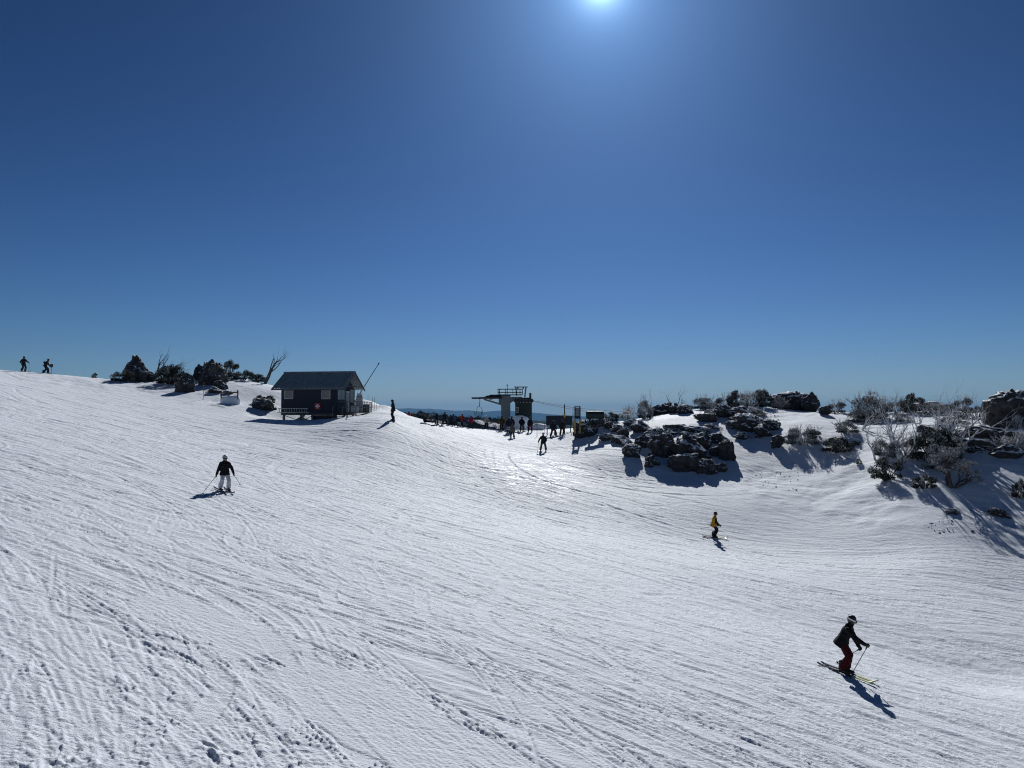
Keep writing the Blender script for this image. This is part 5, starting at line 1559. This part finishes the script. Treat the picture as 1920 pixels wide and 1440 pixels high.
SL = [
 (230, 717, 32, 22, 'dark', 0, 'dark bush at the left foot of the leftmost pointed rock'), (178, 709, 9, 8, 'dark', 1, 'tiny dark bush tip showing over the left skyline'),
 (318, 722, 60, 34, 'dark', 2, 'wide dark bush under the windblown dead branches'), (431, 700, 36, 28, 'dark', 1, 'rounded dark bush on the right shoulder of the left outcrop'),
 (456, 714, 30, 20, 'dark', 0, 'dark bush between the left outcrop and the dead tree'), (482, 714, 30, 15, 'dark', 2, 'dark bush at the foot of the dead tree by the hut'),
 (437, 712, 20, 12, 'dark', 3, 'small dark bush low on the right of the left outcrop'), (487, 757, 22, 14, 'dark', 1, 'left dark bush on the snow lip left of the hut'), (505, 757, 20, 15, 'dark', 2, 'right dark bush on the snow lip left of the hut'),
 (1142, 784, 32, 20, 'dark', 0, 'low dark bush right of the green tank'), (1178, 776, 34, 26, 'twig', 0, 'pale frosted twiggy bush on the crest right of the tank'), (1207, 788, 30, 34, 'rime', 1, 'upright rime coated bush with dark sides on the crest'), (1218, 768, 20, 22, 'twig', 1, 'frosted bush at the foot of the tallest bare sapling'),
 (1316, 767, 40, 22, 'rime', 2, 'broad bush on the crest right of the rock row'), (1332, 769, 24, 16, 'twig', 0, 'frosted twigs right of the broad crest bush'), (1362, 764, 38, 22, 'rime', 0, 'frosted bush at the left of the crest thicket'), (1382, 763, 36, 28, 'dark', 1, 'dark bush in the middle of the crest thicket'),
 (1402, 766, 44, 28, 'twig', 0, 'twiggy frosted bush in front of the crest thicket'), (1426, 765, 38, 34, 'dark', 2, 'tallest dark bush at the right of the crest thicket'), (1460, 750, 36, 20, 'rime', 1, 'frosted bush behind the flat topped crest rock'),
 (1412, 782, 38, 14, 'rime', 2, 'low frosted bush at the head of the spur'), (1569, 776, 32, 20, 'rime', 0, 'round bush in the saddle right of the flat topped rock'),
 (1625, 790, 66, 40, 'rime', 1, 'big frosted bush on the skyline, left of the right hand thicket'), (1652, 790, 44, 40, 'twig', 1, 'tall frosted twigs at the right of the big frosted skyline bush'), (1606, 794, 36, 22, 'rime', 2, 'low frosted bush at the left foot of the big frosted skyline bush'),
 (1684, 775, 38, 22, 'rime', 0, 'first frosted bush in the skyline band'), (1714, 776, 40, 30, 'dark', 1, 'dark rounded bush in the skyline band'), (1742, 778, 40, 18, 'rime', 2, 'low frosted bush under the long skyline rock'), (1776, 778, 40, 17, 'rime', 1, 'frosted bush right under the long skyline rock'), (1806, 772, 30, 22, 'rime', 0, 'round frosted bush at the right end of the skyline band'),
 (1832, 784, 44, 20, 'dark', 0, 'dark bush in the hollow left of the huge skyline rock'), (1861, 782, 46, 26, 'twig', 1, 'spiky frosted bush against the huge skyline rock'),
 (1690, 792, 34, 14, 'rime', 1, 'small frosted bush in the snow below the skyline band'), (1772, 800, 32, 12, 'dark', 2, 'low dark bush behind the bare gums'), (1790, 794, 40, 14, 'rime', 0, 'frosted bush behind the largest bare gum'),
 (1584, 813, 46, 20, 'rime', 1, 'low bush on the snow shoulder at the foot of the small bare gum'), (1508, 836, 58, 28, 'rime', 0, 'frosted bush on the slope below the saddle'), (1528, 822, 24, 14, 'dark', 1, 'dark sprig at the right of the frosted slope bush'), (1568, 850, 50, 28, 'dark', 2, 'dark bush alone on the slope right of the spur'), (1601, 835, 20, 9, 'dark', 0, 'tiny dark bush above the slope right of the lone bush'), (1609, 870, 13, 9, 'rime', 1, 'tiny tuft by the snow hump'),
 (1488, 822, 22, 18, 'rime', 2, 'small frosted bush left of the slope bush'),
 (1664, 902, 58, 34, 'dark', 1, 'dark frost tipped bush at the lower left of the gum thicket'), (1733, 918, 36, 26, 'dark', 0, 'small dark bush standing alone below the gums'), (1752, 868, 74, 56, 'dark', 2, 'dense dark bush at the heart of the gum thicket'), (1786, 846, 46, 34, 'dark', 1, 'dark bush behind the heart of the gum thicket'), (1700, 862, 60, 36, 'rime', 0, 'frosted bush at the left of the gum thicket'), (1650, 856, 36, 26, 'rime', 1, 'frosted bush under the small leaning gum'), (1762, 882, 54, 30, 'rime', 2, 'frosted low bush at the front of the gum thicket'),
 (1915, 936, 26, 32, 'dark', 0, 'dark bush cut by the right edge of the view'), (1884, 845, 40, 20, 'twig', 0, 'frosted twigs over the dark ledge on the right'), (1914, 850, 28, 34, 'twig', 1, 'tall frosted twigs at the right edge'), (1908, 806, 20, 20, 'twig', 0, 'frosted stalk in front of the huge skyline rock'),
]
for q in SL: shrub(*q)

def gum_tree(seed, height, lean, limbs, levels=4, mat=None, leaves=0, spread=.55, leafmat=None, base_r=.06, lift=.35):
    """bare, windblown snow gum: trunk, limbs (each its own part) and twigs"""
    r = np.random.default_rng(seed)
    height *= {11: 1.6, 12: 1.0, 13: 1.0, 14: 1.15, 22: 1.12, 23: 1.1, 21: 1.1}.get(seed, 1.0); base_r *= 1.25
    L_ = Vector(lean)
    parts = []
    tips = []
    tw = MB()
    def branch(mb, p, d, ln, rad_, lv):
        n = 6; pts = [p]; rs = [rad_]
        for j in range(n):
            d = (d + Vector(r.normal(0, .16, 3)) + L_ * .06 + Vector((0, 0, .03))).normalized()
            pts.append(pts[-1] + d * ln / n); rs.append(rad_ * (1 - .62 * (j + 1) / n))
        mb.tube(pts, rs, 7 if rad_ > .03 else 5)
        if lv > 0:
            for q in range(r.integers(2, 4)):
                j = r.integers(2, n + 1)
                ax = Vector(r.normal(0, 1, 3)).normalized()
                d2 = (d + ax * spread * 1.2 + Vector((0, 0, lift * .5))).normalized()
                branch(mb if lv > 2 else tw, pts[j], d2, ln * r.uniform(.5, .8), rs[j] * .72, lv - 1)
        else: tips.append(pts[-1])
    for k in range(limbs):
        a = 2 * math.pi * (k + r.random() * .6) / limbs
        d = Vector((math.cos(a) * spread, math.sin(a) * spread, 1)) + L_
        mb = MB(); branch(mb, Vector((math.cos(a) * .05, math.sin(a) * .05, -.2)), d.normalized(), height * r.uniform(.5, .75), base_r * r.uniform(.7, 1.1), levels - 1)
        parts.append(('trunk' if k == 0 else 'limb', mb.mesh('limb', mat or M_FROST, True)))
    parts.append(('twigs', tw.mesh('twigs', mat or M_FROST, True)))
    if leaves:
        blobs = [(t.x, t.y, t.z, height * .10, 0.1) for t in tips]
        V, Q, t = leaf_cloud(seed + 5, blobs, leaves, .10)
        parts.append(('foliage', leaf_mesh(V, Q, t, leafmat or M_RIME)))
    return parts
GG = 'bare snow gums on the rocky ground'
def gum(px, py, parts, label, rot=0, s=1.0, group=GG):
    P = hit(px, py); return place(parts, 'snow_gum', P, (s, s, s), rot, label, 'tree', group)
def hm_(px, py, hpx):
    P = hit(px, py); return hpx * math.hypot(P[0], P[1]) / F
gum(496, 712, gum_tree(11, hm_(496, 712, 50), (.30, 0, .1), 2, 4, M_BARK, spread=.32, base_r=.13), 'dead grey tree leaning right on the skyline just left of the hut')
gum(283, 712, gum_tree(12, hm_(283, 712, 36) * 1.3, (.95, 0, 0), 4, 4, M_BARK, spread=.40, base_r=.20), 'windblown dead branches sweeping right from behind the pointed rock')
gum(310, 716, gum_tree(13, hm_(310, 716, 38), (.7, 0, .1), 4, 3, M_BARK, spread=.4, base_r=.13), 'thin dead branches rising from the wide dark bush')
gum(1222, 768, gum_tree(14, hm_(1222, 768, 46), (.22, 0, .3), 2, 4, M_FROST, spread=.22, base_r=.06), 'tallest frosted sapling on the crest, tip leaning right')
gum(1264, 766, gum_tree(15, hm_(1264, 766, 40), (.15, 0, .1), 3, 4, M_BARK, spread=.5, base_r=.075), 'forked bare tree on the crest above the rock row')
gum(1290, 765, gum_tree(16, hm_(1290, 765, 24), (-.2, 0, .2), 2, 3, M_BARK, spread=.4, base_r=.04), 'small bare twig tree at the right end of the rock row')
gum(1387, 756, gum_tree(17, hm_(1387, 756, 30), (0, 0, .2), 2, 3, M_FROST, spread=.4, base_r=.04), 'thin bare twigs above the crest thicket')
gum(1150, 776, gum_tree(18, hm_(1150, 776, 18), (.1, 0, .2), 3, 3, M_FROST, spread=.4, base_r=.035), 'tiny bare twigs above the low bush by the tank')
gum(1614, 806, gum_tree(19, hm_(1614, 806, 50), (.35, 0, .1), 2, 4, M_FROST, spread=.45, base_r=.08, leaves=700), 'frosted gum leaning right over the low bush on the snow shoulder')
gum(1650, 790, gum_tree(20, hm_(1650, 790, 44), (.1, 0, .2), 3, 4, M_BARK, spread=.45, base_r=.06), 'bare dark gum at the right of the big frosted skyline bush')
gum(1643, 862, gum_tree(21, hm_(1643, 862, 60), (.35, 0, .1), 3, 4, M_FROST, spread=.5, base_r=.07), 'small frosted gum at the left of the gum thicket')
gum(1690, 868, gum_tree(22, hm_(1690, 868, 96), (.22, 0, .15), 5, 5, M_FROST, spread=.42, base_r=.13), 'large frosted gum with many upright limbs in the left of the thicket')
gum(1780, 850, gum_tree(23, hm_(1780, 850, 92), (.30, 0, .1), 6, 5, M_FROST, spread=.58, base_r=.13), 'largest spreading frosted gum on the right, limbs reaching right')
gum(1722, 800, gum_tree(24, hm_(1722, 800, 44), (.05, 0, .2), 3, 4, M_FROST, spread=.5, base_r=.06), 'frosted gum in the snow behind the thicket')
gum(1760, 812, gum_tree(25, hm_(1760, 812, 50), (.0, 0, .2), 3, 4, M_FROST, spread=.5, base_r=.07), 'frosted gum between the thicket and the skyline')
gum(1784, 914, gum_tree(26, hm_(1784, 914, 62), (.42, 0, .05), 4, 4, M_BARK, spread=.62, base_r=.10, leaves=5200), 'frost covered bushy gum standing in front of the thicket')
gum(1890, 855, gum_tree(27, hm_(1890, 855, 48), (.25, 0, .1), 3, 4, M_FROST, spread=.5, base_r=.06), 'bare frosted gum over the dark ledge at the right edge')
gum(1845, 800, gum_tree(28, hm_(1845, 800, 40), (-.1, 0, .2), 3, 4, M_FROST, spread=.5, base_r=.05), 'bare frosted gum against the huge skyline rock')

# ------------------------------------------------------------------ frosted heath on the bank above the outcrop
def heath():
    r = np.random.default_rng(77); B = []
    for px0, px1, py0, py1, n in ((1244, 1353, 801, 822, 120), (1190, 1240, 800, 830, 40), (1390, 1460, 768, 800, 40), (1130, 1170, 780, 815, 30), (1800, 1900, 830, 850, 40), (1370, 1440, 800, 830, 40)):
        for _ in range(n):
            p = hit(r.uniform(px0, px1), r.uniform(py0, py1)); B.append((p[0], p[1], p[2] + .03, r.uniform(.08, .2), r.normal(.1, .2)))
    V, Q, t = leaf_cloud(78, B, 9000, .07, .55)
    o = link(bpy.data.objects.new('heath', leaf_mesh(V, Q, t, M_RIME)))
    tag(o, 'low frosted heath on the bank above the rock outcrop', 'heath', kind='stuff')
    # crumbs of ice and twigs strewn over the run
    mb = MB()
    for px0, px1, py0, py1, n in ((1740, 1790, 975, 1000, 26), (1430, 1500, 880, 920, 20), (1380, 1480, 885, 905, 16), (1820, 1840, 990, 1000, 8)):
        for _ in range(n):
            p = hit(r.uniform(px0, px1), r.uniform(py0, py1)); s = r.uniform(.03, .09)
            v = [Vector(p) + Vector(r.normal(0, 1, 3)).normalized() * s for _ in range(6)]
            mb.add(v, [(0, 1, 2), (0, 2, 3), (0, 3, 4), (1, 5, 2), (2, 5, 3), (3, 5, 4), (4, 5, 1), (0, 4, 1)])
    o = mb.build('ice_crumbs', M_ROCK2); tag(o, 'scattered crumbs of ice and bark on the snow', 'ice crumbs', kind='stuff')
heath()
# small rimed trees on the hill behind the lift, past counting
def far_trees():
    r = np.random.default_rng(91); B = []
    for _ in range(900):
        A = rad(r.uniform(-12, 3)); R = r.uniform(380, 640); x, y = R * math.sin(A), R * math.cos(A)
        z = float(hill_z(np.array([x]), np.array([y]), np.array([R]), np.array([A]))[0])
        B.append((x, y, z + .8, r.uniform(.9, 2.2), r.normal(-.1, .25)))
    V, Q, t = leaf_cloud(92, B, 26000, 1.1, 1.0)
    o = link(bpy.data.objects.new('forest', leaf_mesh(V, Q, t, leaf_mat('far_scrub', (.010, .015, .014), (.6, .62, .65), -.22)))); tag(o, 'scrubby frosted trees on the far hill', 'forest', kind='stuff')
far_trees()
